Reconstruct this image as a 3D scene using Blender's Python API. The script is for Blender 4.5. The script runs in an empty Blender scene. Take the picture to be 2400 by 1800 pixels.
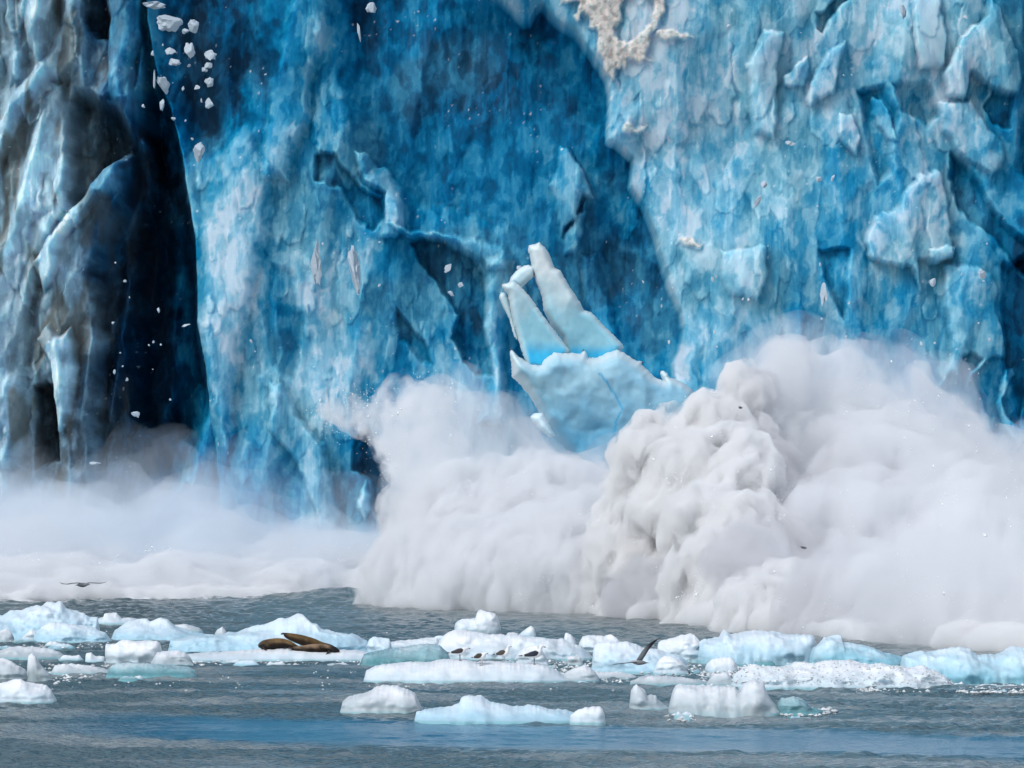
import bpy, bmesh, math, random
import numpy as np
from mathutils import Vector

# ------------------------------------------------------------ camera, world, sun, exposure
sc = bpy.context.scene
C = sc.collection
F, HY, CH = 12600.0, 1192.0, 3.5          # focal length and horizon row in 2400 px units, eye height
cam_d = bpy.data.cameras.new("camera"); cam = bpy.data.objects.new("camera", cam_d); C.objects.link(cam)
cam_d.sensor_width = 36.0; cam_d.lens = F / 2400.0 * 36.0
cam_d.shift_y = (HY - 900.0) / 2400.0
cam_d.clip_start = 1.0; cam_d.clip_end = 6000.0
cam.location = (0, 0, CH); cam.rotation_euler = (math.pi / 2, 0, 0)
sc.camera = cam

SUN_DIR = Vector((-0.50, -0.62, 0.78)).normalized()
world = bpy.data.worlds.new("World"); sc.world = world; world.use_nodes = True
wn = world.node_tree; wn.nodes.clear()
sky = wn.nodes.new("ShaderNodeTexSky"); sky.sky_type = 'NISHITA'; sky.sun_disc = False
sky.sun_elevation = math.asin(SUN_DIR.z); sky.sun_rotation = math.atan2(SUN_DIR.x, SUN_DIR.y)
sky.air_density = 1.0; sky.dust_density = 1.0; sky.ozone_density = 1.0
hs = wn.nodes.new("ShaderNodeHueSaturation"); hs.inputs['Saturation'].default_value = 0.5
bg = wn.nodes.new("ShaderNodeBackground"); bg.inputs['Strength'].default_value = 0.15
wo = wn.nodes.new("ShaderNodeOutputWorld")
wn.links.new(sky.outputs[0], hs.inputs['Color']); wn.links.new(hs.outputs[0], bg.inputs[0]); wn.links.new(bg.outputs[0], wo.inputs[0])
sun_d = bpy.data.lights.new("sun", 'SUN'); sun_d.energy = 1.5; sun_d.angle = math.radians(22); sun_d.color = (1.0, 0.99, 0.98)
sun = bpy.data.objects.new("sun", sun_d); C.objects.link(sun)
sun.rotation_euler = (-SUN_DIR).to_track_quat('-Z', 'Y').to_euler()
sc.view_settings.view_transform = 'Standard'; sc.view_settings.look = 'None'
sc.view_settings.exposure = EXPO = 0.35; sc.view_settings.gamma = 1.0
cy = sc.cycles
cy.use_denoising = True
cy.max_bounces = 14; cy.diffuse_bounces = 3; cy.glossy_bounces = 3; cy.transmission_bounces = 3
cy.volume_bounces = 7; cy.transparent_max_bounces = 48
cy.caustics_reflective = False; cy.caustics_refractive = False
cy.use_adaptive_sampling = True; cy.adaptive_threshold = 0.015

# ------------------------------------------------------------ noise and helpers
rng = np.random.RandomState(11)
PERM = rng.permutation(256).astype(np.int32); PERM = np.concatenate([PERM] * 3)
GA = rng.rand(256) * 2 * np.pi; G2 = np.stack([np.cos(GA), np.sin(GA)], 1).astype(np.float32)
g3 = rng.normal(size=(256, 3)); G3 = (g3 / np.linalg.norm(g3, axis=1)[:, None]).astype(np.float32)
def fade(t): return t * t * t * (t * (t * 6 - 15) + 10)
def pn2(x, y, s=0):
    x = np.asarray(x, np.float32); y = np.asarray(y, np.float32)
    xi = np.floor(x).astype(np.int32); yi = np.floor(y).astype(np.int32); xf = x - xi; yf = y - yi
    xi = (xi + s * 37) & 255; yi = (yi + s * 91) & 255; u = fade(xf); v = fade(yf)
    def g(i, j):
        h = PERM[PERM[(xi + i) & 255] + ((yi + j) & 255)]
        return G2[h, 0] * (xf - i) + G2[h, 1] * (yf - j)
    a = g(0, 0) * (1 - u) + g(1, 0) * u; b = g(0, 1) * (1 - u) + g(1, 1) * u
    return (a * (1 - v) + b * v) * 1.5
def pn3(p, s=0):
    p = np.asarray(p, np.float32); i0 = np.floor(p).astype(np.int32); f = p - i0; i0 = i0 + s * 53; w = fade(f); r = 0
    for a in (0, 1):
        for b in (0, 1):
            for c in (0, 1):
                h = PERM[PERM[PERM[(i0[:, 0] + a) & 255] + ((i0[:, 1] + b) & 255)] + ((i0[:, 2] + c) & 255)]
                g = G3[h]
                d = g[:, 0] * (f[:, 0] - a) + g[:, 1] * (f[:, 1] - b) + g[:, 2] * (f[:, 2] - c)
                r = r + d * (w[:, 0] if a else 1 - w[:, 0]) * (w[:, 1] if b else 1 - w[:, 1]) * (w[:, 2] if c else 1 - w[:, 2])
    return r * 1.5
def fbm2(x, y, o=4, s=0, gain=.5):
    r = 0; a = 1.0
    for k in range(o): r = r + a * pn2(x * 2 ** k, y * 2 ** k, s + k); a *= gain
    return r
def fbm3(p, o=4, s=0, gain=.5):
    r = 0; a = 1.0
    for k in range(o): r = r + a * pn3(p * 2.03 ** k, s + k); a *= gain
    return r
def ss(x, a, b):
    t = np.clip((x - a) / (b - a), 0, 1); return t * t * (3 - 2 * t)
def sdpoly(P, U, V, m=60):
    """signed distance to a polygon, positive inside, clamped to +-m"""
    P = np.array(P, np.float32); out = np.full(U.shape, -m, np.float32)
    k = (U > P[:, 0].min() - m) & (U < P[:, 0].max() + m) & (V > P[:, 1].min() - m) & (V < P[:, 1].max() + m)
    u = U[k]; v = V[k]
    if u.size == 0: return out
    d = np.full(u.shape, 1e9, np.float32); ins = np.zeros(u.shape, bool)
    for i in range(len(P)):
        x0, y0 = P[i]; x1, y1 = P[(i + 1) % len(P)]; dx = x1 - x0; dy = y1 - y0
        t = np.clip(((u - x0) * dx + (v - y0) * dy) / (dx * dx + dy * dy + 1e-9), 0, 1)
        d = np.minimum(d, (u - x0 - t * dx) ** 2 + (v - y0 - t * dy) ** 2)
        if dy != 0: ins ^= ((y0 > v) != (y1 > v)) & (u < dx * (v - y0) / dy + x0)
    d = np.sqrt(d); out[k] = np.clip(np.where(ins, d, -d), -m, m); return out
def at(px, py, D): return Vector(((px - 1200.0) / F * D, D, CH - (py - HY) / F * D))
def depth_of(py): return F * CH / (py - HY)                       # where the water shows at that row

def link(name, me, mat=None, parent=None):
    o = bpy.data.objects.new(name, me); C.objects.link(o)
    if mat is not None: me.materials.append(mat)
    if parent is not None: o.parent = parent
    return o
def tag(o, label=None, cat=None, group=None, kind=None):
    if label: o['label'] = label
    if cat: o['category'] = cat
    if group: o['group'] = group
    if kind: o['kind'] = kind
    return o
def grid_mesh(name, P, smooth=True):
    """P: (n, m, 3) points"""
    n, m = P.shape[:2]; me = bpy.data.meshes.new(name)
    idx = np.arange(n * m, dtype=np.int32).reshape(n, m)
    q = np.stack([idx[:-1, :-1], idx[:-1, 1:], idx[1:, 1:], idx[1:, :-1]], -1).reshape(-1, 4)
    return fill(me, P.reshape(-1, 3), q, smooth)
def fill(me, co, quads, smooth=True):
    nf = len(quads); k = quads.shape[1]
    me.vertices.add(len(co)); me.vertices.foreach_set('co', np.ascontiguousarray(co, np.float32).ravel())
    me.loops.add(nf * k); me.loops.foreach_set('vertex_index', np.ascontiguousarray(quads, np.int32).ravel())
    me.polygons.add(nf); me.polygons.foreach_set('loop_start', np.arange(0, nf * k, k, dtype=np.int32))
    me.polygons.foreach_set('loop_total', np.full(nf, k, np.int32))
    me.polygons.foreach_set('use_smooth', np.full(nf, smooth, bool))
    me.update(calc_edges=True); return me
def color_attr(me, rgb, name='tint'):
    a = me.color_attributes.new(name, 'FLOAT_COLOR', 'POINT')
    a.data.foreach_set('color', np.concatenate([rgb, np.ones((len(rgb), 1))], 1).astype(np.float32).ravel())

def mat(name, rough=.5, color=(.5, .5, .5), attr=None, sss=0, sssr=(1, 1, 1), ssss=.1, spec=.5, bump=None, vary=None, ior=1.31):
    m = bpy.data.materials.new(name); m.use_nodes = True; nt = m.node_tree; b = nt.nodes['Principled BSDF']
    b.inputs['Roughness'].default_value = rough; b.inputs['IOR'].default_value = ior
    b.inputs['Specular IOR Level'].default_value = spec
    src = None
    if attr:
        at_ = nt.nodes.new('ShaderNodeAttribute'); at_.attribute_name = attr; src = at_.outputs['Color']
    else: b.inputs['Base Color'].default_value = (*color, 1)
    if vary:                                                       # (scale, amount): fine grain in the base colour
        tc = nt.nodes.new('ShaderNodeTexCoord'); no = nt.nodes.new('ShaderNodeTexNoise')
        mp = nt.nodes.new('ShaderNodeMapping'); mp.inputs['Scale'].default_value = (1, 1, vary[2] if len(vary) > 2 else 1)
        nt.links.new(tc.outputs['Object'], mp.inputs['Vector']); nt.links.new(mp.outputs[0], no.inputs['Vector'])
        no.inputs['Scale'].default_value = vary[0]; no.inputs['Detail'].default_value = 5; no.inputs['Roughness'].default_value = .65
        mr = nt.nodes.new('ShaderNodeMapRange'); mr.inputs['From Min'].default_value = .25; mr.inputs['From Max'].default_value = .75
        mr.inputs['To Min'].default_value = 1 - vary[1]; mr.inputs['To Max'].default_value = 1 + vary[1]
        nt.links.new(no.outputs['Fac'], mr.inputs['Value'])
        mx = nt.nodes.new('ShaderNodeVectorMath'); mx.operation = 'SCALE'
        if src is not None: nt.links.new(src, mx.inputs[0])
        else: mx.inputs[0].default_value = color
        nt.links.new(mr.outputs[0], mx.inputs['Scale']); src = mx.outputs[0]
    if src is not None: nt.links.new(src, b.inputs['Base Color'])
    if sss:
        b.inputs['Subsurface Weight'].default_value = sss; b.inputs['Subsurface Radius'].default_value = sssr
        b.inputs['Subsurface Scale'].default_value = ssss
    if bump:                                                       # (scale, strength, distance)
        tc2 = nt.nodes.new('ShaderNodeTexCoord'); n2 = nt.nodes.new('ShaderNodeTexNoise'); bp = nt.nodes.new('ShaderNodeBump')
        n2.inputs['Scale'].default_value = bump[0]; n2.inputs['Detail'].default_value = 6
        bp.inputs['Strength'].default_value = bump[1]; bp.inputs['Distance'].default_value = bump[2]
        nt.links.new(tc2.outputs['Object'], n2.inputs['Vector']); nt.links.new(n2.outputs['Fac'], bp.inputs['Height'])
        nt.links.new(bp.outputs[0], b.inputs['Normal'])
    return m

# ------------------------------------------------------------ the glacier wall
WD = 240.0                                                         # distance of the wall
def stretch(a, b, fine, far):                                      # fine spacing inside the view, coarser beyond it
    mid = np.arange(a, b, fine); lo = [a]; hi = [mid[-1]]; st = fine
    while lo[-1] > far[0]: st *= 1.05; lo.append(lo[-1] - st)
    st = fine
    while hi[-1] < far[1]: st *= 1.05; hi.append(hi[-1] + st)
    return np.concatenate([lo[:0:-1], mid, hi[1:]]).astype(np.float32)
ul = stretch(-160, 2560, 2.6, (-3600, 6000)); vl = stretch(-60, 1440, 2.6, (-1900, 1500))
U, V = np.meshgrid(ul, vl)
# kinds of ice, one digit per 100 px of wall: 0 near black for painted cave shade, 3 clear deep blue, 6 blue, 8 bubbly pale, 9 frosted
ICE = ["55342244423236778866776777764433",
       "55573521365333334777666677776643",
       "44672241256543333377777665776634",
       "56762214566654334467777665666544",
       "66773224765565444377777665566544",
       "66764125866566555537776554566543",
       "66653116865676655637776666565533",
       "65542115755766565644766666655433",
       "55521116765787565644666666654433",
       "55421116665776446555666666554433",
       "55432216565775446655666666555443",
       "55433325555765446655666666555443",
       "55433335555765446655666666555443"]
# columns start at u = -350 .. (the first three and the last five lie outside the view)
L = np.array([[float(c) for c in r] for r in ICE])
FINE = {  # hand-read values inside the view, columns u = 50 .. 2350
 0: [5,6.5,3,4,1.8,2,3.2,6,1.9,3.4,3,3.5,6.5,7,8,7.5,6.3,5.6,7,6.5,7,7,6.8,4.6],
 1: [5,7,3.3,5,1.4,1.6,2.6,6.4,2.8,3.3,3,2.7,2.8,4.5,8,7.6,6.4,6.8,7,6.8,6.4,7.4,7,3.8],
 2: [5.4,7,2,3.2,1.6,2.1,4.6,6.3,4.2,3.1,2.6,2.2,2.8,3,6.6,6.8,7,6.5,7,6.4,5.4,6.8,6.6,3.3],
 3: [6.4,7,1.5,1.5,3.8,4.8,6.4,6,4.8,3.4,3.3,3.3,3.8,3.6,7,7.4,7.2,6.8,6,6.4,4.9,6.4,5.8,3.8],
 4: [6.4,7,2.6,1.5,4.8,7.4,5.2,5,5.8,4.3,3.7,3.9,4,4.6,4,7.2,7,6,6.3,4.5,5,6,5.6,4.2],
 5: [6,6.8,2.8,1,5.4,7.8,5,5.6,6,4.8,4.9,4.7,4.8,4.6,3,6.8,7.3,6,5.4,4.4,5,6.3,4.2,3.4],
 6: [6.4,5.4,2,.8,6,7.4,5.6,7,6.6,4.2,6,6.4,5,4.4,3.3,6.2,6.8,6.4,4.8,5.6,6,6,4.6,3.2],
 7: [5.4,4.4,1.9,.7,5.5,7,5,7,5.6,5.4,5.2,6,5,4.3,3,4,6.4,6,5.4,5.5,5,5.6,4,3],
 8: [5,4.4,1.5,.8,6,6.5,5.5,7.4,7,6,6.6,6.6,4.6,4,3,3.6,5.6,6,6,5.5,4.6,5.5,4,3],
 9: [5,4,1.5,1,5.5,6.4,6,7.2,6,5.4,6,6,6,5,4,5,5.6,6,6,5.6,5,4.8,4.6,3.2],
 10:[5,3.2,2.5,1.6,5.4,5.6,6,6.8,5.8,4,5.6,6,6,5.5,5,5,5.6,6,6,5.6,5,4.8,4.6,3.4],
 11:[5,3.2,3,2.6,5.4,5.5,6,6,5.6,3.4,5.2,6,6,5.5,5,5,5.6,6,6,5.6,5,4.8,4.6,3.4]}
for j, r in FINE.items(): L[j, 4:28] = r
L[4:10, 9:13] += .6
def lattice(A, x, y):
    x = np.clip(x, 0, A.shape[1] - 1.001); y = np.clip(y, 0, A.shape[0] - 1.001)
    i = x.astype(int); j = y.astype(int); fx = x - i; fy = y - j; fx = fx * fx * (3 - 2 * fx); fy = fy * fy * (3 - 2 * fy)
    return (A[j, i] * (1 - fx) + A[j, i + 1] * fx) * (1 - fy) + (A[j + 1, i] * (1 - fx) + A[j + 1, i + 1] * fx) * fy
n1 = fbm2(U / 90, V / 130, 3, 1); n2 = fbm2(U / 90, V / 130, 3, 9)
m1 = fbm2(U / 22, V / 34, 3, 21); m2 = fbm2(U / 22, V / 34, 3, 27)
ice = lattice(L, (U + 34 * n1 + 10 * m1 + 350) / 100, (V + 48 * n2 + 12 * m2 - 50) / 100).astype(np.float32)
ice = (5.2 + (ice - 5.2) * 1.22).astype(np.float32); ice0 = ice.copy()
Uw = U + 7 * n1 + 3.0 * m1; Vw = V + 8 * n2 + 4.0 * m2                # torn outlines
R = 0.9 * fbm2(U / 420, V / 520, 2, 33)                              # relief in metres towards the sea
R += 0.5 * (1 - np.abs(pn2(Uw / 150, Vw / 600, 40)) * 2) * 0.9
lb = ss(-U, -470, -360)                                             # the dirty buttress on the left
R += lb * 1.2 * (1 - 2.2 * np.abs(pn2((U + V * .12) / 105, V / 420, 44)))
cut = ss(V, -700, 300)
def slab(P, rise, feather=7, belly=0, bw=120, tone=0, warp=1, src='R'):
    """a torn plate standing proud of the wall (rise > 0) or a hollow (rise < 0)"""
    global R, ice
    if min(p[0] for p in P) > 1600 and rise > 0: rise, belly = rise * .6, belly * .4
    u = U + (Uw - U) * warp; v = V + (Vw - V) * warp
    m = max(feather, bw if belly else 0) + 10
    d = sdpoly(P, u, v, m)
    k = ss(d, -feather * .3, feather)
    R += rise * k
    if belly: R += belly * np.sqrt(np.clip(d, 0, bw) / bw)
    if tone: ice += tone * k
EDGE = [(1130,-1900),(1120,-60),(1132,0),(1165,18),(1200,44),(1226,71),(1243,68),(1258,42),(1268,36),(1300,75),(1345,105),(1385,160),(1410,200),(1420,240),(1418,300),(1417,350),(1445,364),(1475,390),(1470,420),(1468,450),(1500,495),(1525,560),(1545,640),(1562,690),(1585,745),(1590,780),(1582,830),(1570,860),(1580,1000),(1600,1700),(6400,1700),(6400,-1900)]
slab(EDGE, 3.4, 4, 1.3, 150, 0, .3)
slab([(290,-1900),(345,-60),(350,60),(372,190),(400,260),(424,360),(443,455),(458,560),(463,640),(467,760),(482,860),(492,950),(510,1060),(540,1700),(6400,1700),(6400,-1900)], 1.5, 6, .8, 130, 0, .35)
def edge_tone(P, inn, out, wi, wo, warp, vr=(-3000, 3000)):
    global ice
    d = sdpoly(P, U + (Uw - U) * warp, V + (Vw - V) * warp, max(wi, wo) + 5); g = ss(V, vr[0], vr[0] + 120) * ss(-V, -vr[1], -vr[1] + 120)
    ice += (np.maximum(ice, inn) - ice) * ss(d, -1, 4) * (1 - ss(d, wi * .3, wi)) * g
    ice += (np.minimum(ice, out) - ice) * ss(-d, -1, 3) * (1 - ss(-d, wo * .3, wo)) * g
edge_tone(EDGE, 7.1, 3.5, 90, 110, .3)
# the cave and the gullies in the left buttress; cave shade goes into the tone too
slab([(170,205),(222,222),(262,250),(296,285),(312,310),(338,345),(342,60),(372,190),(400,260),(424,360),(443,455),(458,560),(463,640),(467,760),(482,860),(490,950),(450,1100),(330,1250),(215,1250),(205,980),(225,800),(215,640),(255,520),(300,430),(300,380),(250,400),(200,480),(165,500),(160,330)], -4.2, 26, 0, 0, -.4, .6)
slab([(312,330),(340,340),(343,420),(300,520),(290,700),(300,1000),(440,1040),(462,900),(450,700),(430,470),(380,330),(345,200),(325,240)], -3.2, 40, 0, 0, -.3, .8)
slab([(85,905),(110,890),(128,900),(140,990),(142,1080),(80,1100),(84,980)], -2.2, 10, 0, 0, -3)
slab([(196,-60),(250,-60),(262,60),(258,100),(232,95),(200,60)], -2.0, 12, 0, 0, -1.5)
edge_tone([(290,-1900),(345,-60),(350,60),(372,190),(400,260),(424,360),(443,455),(458,560),(463,640),(467,760),(482,860),(492,950),(510,1060),(540,1700),(6400,1700),(6400,-1900)], 6.2, 1.0, 60, 60, .35, (380, 1010))  # darkens the cave side of this edge, shade put into the colour
# ribs of the left buttress
slab([(-400,330),(0,280),(40,215),(75,175),(100,150),(122,110),(140,60),(150,-200),(186,-200),(192,60),(188,160),(150,192),(118,190),(60,262),(0,420),(-400,520)], 1.0, 22, .7, 40, .8, .6)
slab([(78,290),(120,195),(150,190),(160,240),(168,330),(172,420),(160,500),(135,540),(110,600),(80,700),(60,1100),(0,1100),(-60,700),(30,520),(60,400)], 1.1, 20, .9, 60, .7, .6)
slab([(128,545),(170,480),(215,425),(245,395),(278,350),(300,345),(318,360),(292,392),(288,440),(262,470),(240,470),(205,520),(150,560),(135,660),(110,690),(85,620)], 1.3, 12, .6, 24, 1.6, .8)
slab([(258,-200),(262,60),(256,130),(262,220),(280,262),(306,300),(318,240),(320,150),(342,90),(336,-200)], 1.3, 10, .8, 30, .8, .6)
slab([(95,800),(128,850),(132,940),(142,1015),(158,1008),(178,930),(190,862),(186,800),(172,770),(150,790),(120,760)], 1.6, 9, .7, 24, 2.6, .7)
slab([(50,-200),(56,40),(80,120),(96,160),(112,100),(120,-200)], .9, 14, .5, 24, 1)
slab([(0,-200),(0,100),(20,200),(48,190),(44,60),(30,-200)], .6, 16, .4, 24, .6)
# the hollow at the top left, the middle arch and its ledges
slab([(372,-1900),(360,60),(400,260),(430,380),(520,370),(600,300),(640,170),(640,-1900)], -1.7, 60, 0, 0, -.2)
slab([(775,-1900),(782,50),(800,120),(820,300),(860,420),(960,520),(1110,560),(1230,600),(1330,800),(1400,900),(1600,900),(1590,780),(1530,570),(1475,395),(1420,350),(1420,240),(1345,105),(1268,36),(1130,0),(1120,-1900)], -1.9, 60, 0, 0, 0, .8)
slab([(735,372),(796,372),(812,400),(838,420),(868,462),(904,470),(908,520),(880,548),(845,520),(800,455),(742,430)], -.7, 8, 0, 0, -1.6)
slab([(838,368),(862,362),(886,398),(905,392),(940,430),(952,452),(948,520),(956,545),(925,558),(892,562),(908,508),(906,462),(870,448),(842,408)], 1.1, 7, .5, 30, 1.3)
slab([(905,530),(960,540),(1040,552),(1110,556),(1180,580),(1200,610),(1190,640),(1140,640),(1128,622),(1092,602),(1068,585),(1000,566),(950,560)], 1.0, 12, .4, 24, 1.0)
slab([(960,572),(990,562),(1050,578),(1100,604),(1130,640),(1143,700),(1128,760),(1148,820),(1156,880),(1122,888),(1088,858),(1062,800),(1075,740),(1040,690),(1010,650),(985,620)], -1.2, 7, 0, 0, -1.3)
slab([(1138,612),(1180,600),(1200,660),(1195,760),(1180,840),(1190,1000),(1120,1000),(1150,880),(1138,820),(1122,770),(1138,730)], .9, 12, .4, 24, .9)
slab([(1308,342),(1330,352),(1372,410),(1392,470),(1366,468),(1352,520),(1322,535),(1312,560),(1300,490),(1287,438),(1303,395),(1300,370)], 1.0, 6, .4, 26, 1.5)
slab([(1320,548),(1362,500),(1376,470),(1368,540),(1346,600),(1316,600)], .7, 6, .3, 20, 1.1)
slab([(1400,560),(1560,640),(1592,780),(1585,870),(1480,880),(1440,760),(1440,680)], -.4, 20, 0, 0, -.2)
slab([(1360,600),(1400,590),(1430,700),(1450,800),(1400,780),(1370,700)], .5, 14, .2, 24, .5)
# mid wall: ridges between 450 and 900
slab([(470,560),(500,430),(560,300),(600,320),(640,400),(640,560),(600,700),(560,900),(540,1100),(505,1000),(480,840)], .5, 24, .5, 50, .7)
slab([(620,330),(640,200),(700,-60),(785,-60),(778,60),(744,200),(730,300),(700,370),(680,430),(620,430)], .6, 18, .4, 50, .6)
slab([(636,900),(640,1010),(700,1080),(745,1200),(780,1300),(800,1200),(770,1050),(700,980),(670,900)], .8, 8, .3, 30, .9)
slab([(830,1020),(868,1000),(948,1100),(960,1200),(900,1260),(880,1200),(870,1130),(825,1100)], -.8, 8, 0, 0, -1.8)
slab([(858,1125),(872,1160),(876,1195),(858,1222),(842,1190),(846,1150)], 1.0, 5, .4, 14, 2.0)
slab([(640,620),(700,640),(720,760),(700,900),(640,860),(622,740)], -.3, 14, 0, 0, -.9)
slab([(930,720),(975,780),(1000,800),(1010,860),(985,860),(940,800)], -.5, 8, 0, 0, -.8)
# hanging flakes on the right hand slab
W = 1.0
slab([(1775,105),(1757,150),(1738,182),(1736,240),(1741,300),(1748,335),(1770,344),(1798,348),(1804,300),(1800,200),(1815,110)], 1.1, 7, .6, 26, .9)
slab([(1812,210),(1870,160),(1878,190),(1868,232),(1840,240),(1818,238)], .7, 5, .3, 16, .9)
slab([(1866,275),(1880,220),(1925,150),(1960,130),(1945,200),(1930,248),(1900,262),(1874,280)], .9, 6, .4, 20, 1.1)
slab([(2284,20),(2309,52),(2328,108),(2350,155),(2357,217),(2352,253),(2322,250),(2284,236),(2240,202),(2222,262),(2200,258),(2180,252),(2172,200),(2196,170),(2215,130),(2246,96),(2278,70)], 1.5, 6, .8, 34, 1.2)
slab([(2100,20),(2106,90),(2110,150),(2125,197),(2150,192),(2178,184),(2186,120),(2172,30)], 1.1, 6, .5, 28, 1.1)
slab([(1936,292),(1968,296),(1990,322),(1996,350),(1983,392),(1958,372),(1940,340)], 1.0, 5, .5, 18, 1.3)
slab([(2022,255),(2044,262),(2060,300),(2078,360),(2056,352),(2030,320),(2018,290)], .8, 5, .3, 16, .9)
slab([(2168,270),(2240,262),(2284,330),(2318,362),(2318,400),(2290,440),(2262,420),(2232,404),(2205,372),(2180,330)], .9, 8, .5, 30, .8)
slab([(2124,440),(2160,425),(2178,440),(2187,500),(2192,560),(2198,620),(2164,640),(2118,630),(2122,686),(2100,650),(2064,640),(2010,620),(2000,590),(2028,528),(2062,520),(2090,470)], 1.3, 7, .6, 34, 1.2)
slab([(2142,606),(2204,600),(2200,630),(2170,634),(2144,628)], .8, 4, .3, 12, .8)
slab([(2196,372),(2236,410),(2282,470),(2330,548),(2400,620),(2400,700),(2345,640),(2290,570),(2240,540),(2205,500),(2190,440)], -1.0, 12, 0, 0, -1.5)
slab([(2345,-1900),(2362,150),(2360,300),(2345,420),(2400,520),(2800,560),(2800,-1900)], -1.7, 22, 0, 0, -1.4)
slab([(2296,240),(2342,256),(2338,320),(2300,320),(2270,280)], -.6, 8, 0, 0, -1.6)
slab([(2140,1000),(2190,840),(2188,720),(2180,640),(2240,640),(2290,660),(2308,700),(2298,735),(2322,855),(2286,850),(2252,882),(2228,926),(2238,880),(2262,850),(2240,836),(2222,846),(2212,888),(2180,890)], 1.0, 7, .5, 26, 1.0)
slab([(2310,720),(2312,640),(2400,600),(2440,980),(2360,1000),(2310,860)], -1.2, 20, 0, 0, -1.0)
slab([(2318,880),(2340,868),(2346,885),(2330,910),(2312,940),(2330,985),(2352,1000),(2360,940),(2375,900),(2385,1010),(2350,1060),(2318,1010),(2300,950)], .8, 5, .3, 14, 1.4)
slab([(1895,600),(1965,600),(1960,740),(1952,770),(1925,720),(1905,670)], -.5, 10, 0, 0, -1.3)
slab([(1668,600),(1780,600),(1782,660),(1760,720),(1720,712),(1690,704),(1672,670)], .9, 6, .5, 26, .9)
slab([(1985,240),(2050,230),(2080,300),(2060,420),(2030,460),(2010,400),(2005,330)], -.7, 14, 0, 0, -1.0)
slab([(2060,225),(2150,220),(2180,300),(2150,330),(2120,300),(2080,290)], -.6, 12, 0, 0, -1.0)
slab([(1890,60),(1935,30),(1980,10),(1970,40),(1920,80),(1905,112),(1890,100)], -.7, 7, 0, 0, -1.6)
# crust of old snow
snow = sdpoly([(1306,43),(1322,18),(1340,-30),(1350,-400),(1700,-400),(1556,-20),(1550,40),(1545,70),(1528,110),(1510,140),(1502,158),(1514,176),(1490,177),(1472,172),(1450,190),(1438,206),(1421,216),(1408,178),(1394,146),(1388,110),(1376,78),(1364,62),(1350,84),(1340,70),(1348,40)], U + 9 * m1, V + 9 * m2, 40)
hole = sdpoly([(1452,40),(1480,26),(1515,26),(1522,50),(1514,90),(1495,112),(1466,132),(1440,128),(1432,100),(1448,84)], U + 5 * m1, V + 5 * m2, 40)
arm = sdpoly([(1528,108),(1560,105),(1600,118),(1612,126),(1590,128),(1552,132),(1530,128)], U + 5 * m1, V + 5 * m2, 40)
snow = np.maximum(np.minimum(snow, -hole), arm)
snow = np.maximum(snow, sdpoly([(1580,575),(1605,572),(1628,590),(1624,600),(1590,596)], U + 6 * m1, V + 6 * m2, 40))
snow = np.maximum(snow, sdpoly([(1450,322),(1466,314),(1480,324),(1503,320),(1500,332),(1450,334)], U + 6 * m1, V + 6 * m2, 40))
snowk = ss(snow, -3, 5)
R += .35 * snowk + .12 * snowk * np.abs(m1)
# small torn plates all over the wall: a tilted tongue with a sharp lower lip
def plates(n, box, wr, hr, rise, tone, seed, lean=.1):
    global R, ice
    rs = np.random.RandomState(seed); acc = np.zeros_like(R); tn = np.zeros_like(R)
    uw = U + 5 * m1 + 6 * n1; vw = V + 7 * m2
    for _ in range(n):
        cx = rs.uniform(box[0], box[1]); cyy = rs.uniform(box[2], box[3]); w = rs.uniform(*wr); h = w * rs.uniform(*hr)
        i0, i1 = np.searchsorted(ul, [cx - w * 2.4, cx + w * 2.4]); j0, j1 = np.searchsorted(vl, [cyy - h * 1.5, cyy + h * 1.5])
        if i1 <= i0 or j1 <= j0: continue
        s = (slice(j0, j1), slice(i0, i1)); ln = lean * rs.normal()
        y = (vw[s] - cyy) / h; x = (uw[s] - cx - ln * (vw[s] - cyy)) / w
        wid = np.where(y < .35, .55 + .45 * np.clip((y + 1) / 1.35, 0, 1), np.sqrt(np.clip(1 - ((y - .35) / .65) ** 2, 0, 1)))
        d = (wid - np.abs(x)) * w; d = np.minimum(d, (1 - y) * h)
        k = ss(d, 0, 4.5) * np.clip((y + 1) / 1.3, 0, 1) ** 1.3; r = rise * rs.uniform(.4, 1) * (w / wr[1] + .3)
        acc[s] = np.maximum(acc[s], k * r); tn[s] = np.maximum(tn[s], k * tone * rs.uniform(.2, 1))
    q = .25 + .75 * ss(ice0, 3.2, 6)
    R += acc * q * .8; ice += (tn - tone * .33) * q
plates(420, (1430, 2600, -100, 950), (9, 40), (2.0, 5.0), .17, 1.5, 3, .18)
plates(260, (1430, 2600, -100, 1000), (4, 11), (1.8, 5), .06, 1.3, 5, .18)
plates(230, (440, 1500, -100, 1350), (10, 36), (2.4, 5), .13, 1.2, 7, .06)
plates(380, (440, 1580, -100, 1350), (4, 11), (2, 5), .14, 1.0, 8, .06)
plates(150, (-150, 440, -100, 1300), (9, 30), (2.4, 6), .6, .9, 9, .08)
plates(160, (-150, 470, -100, 1300), (4, 10), (2.4, 6), .18, 1.2, 10, .08)
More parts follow.
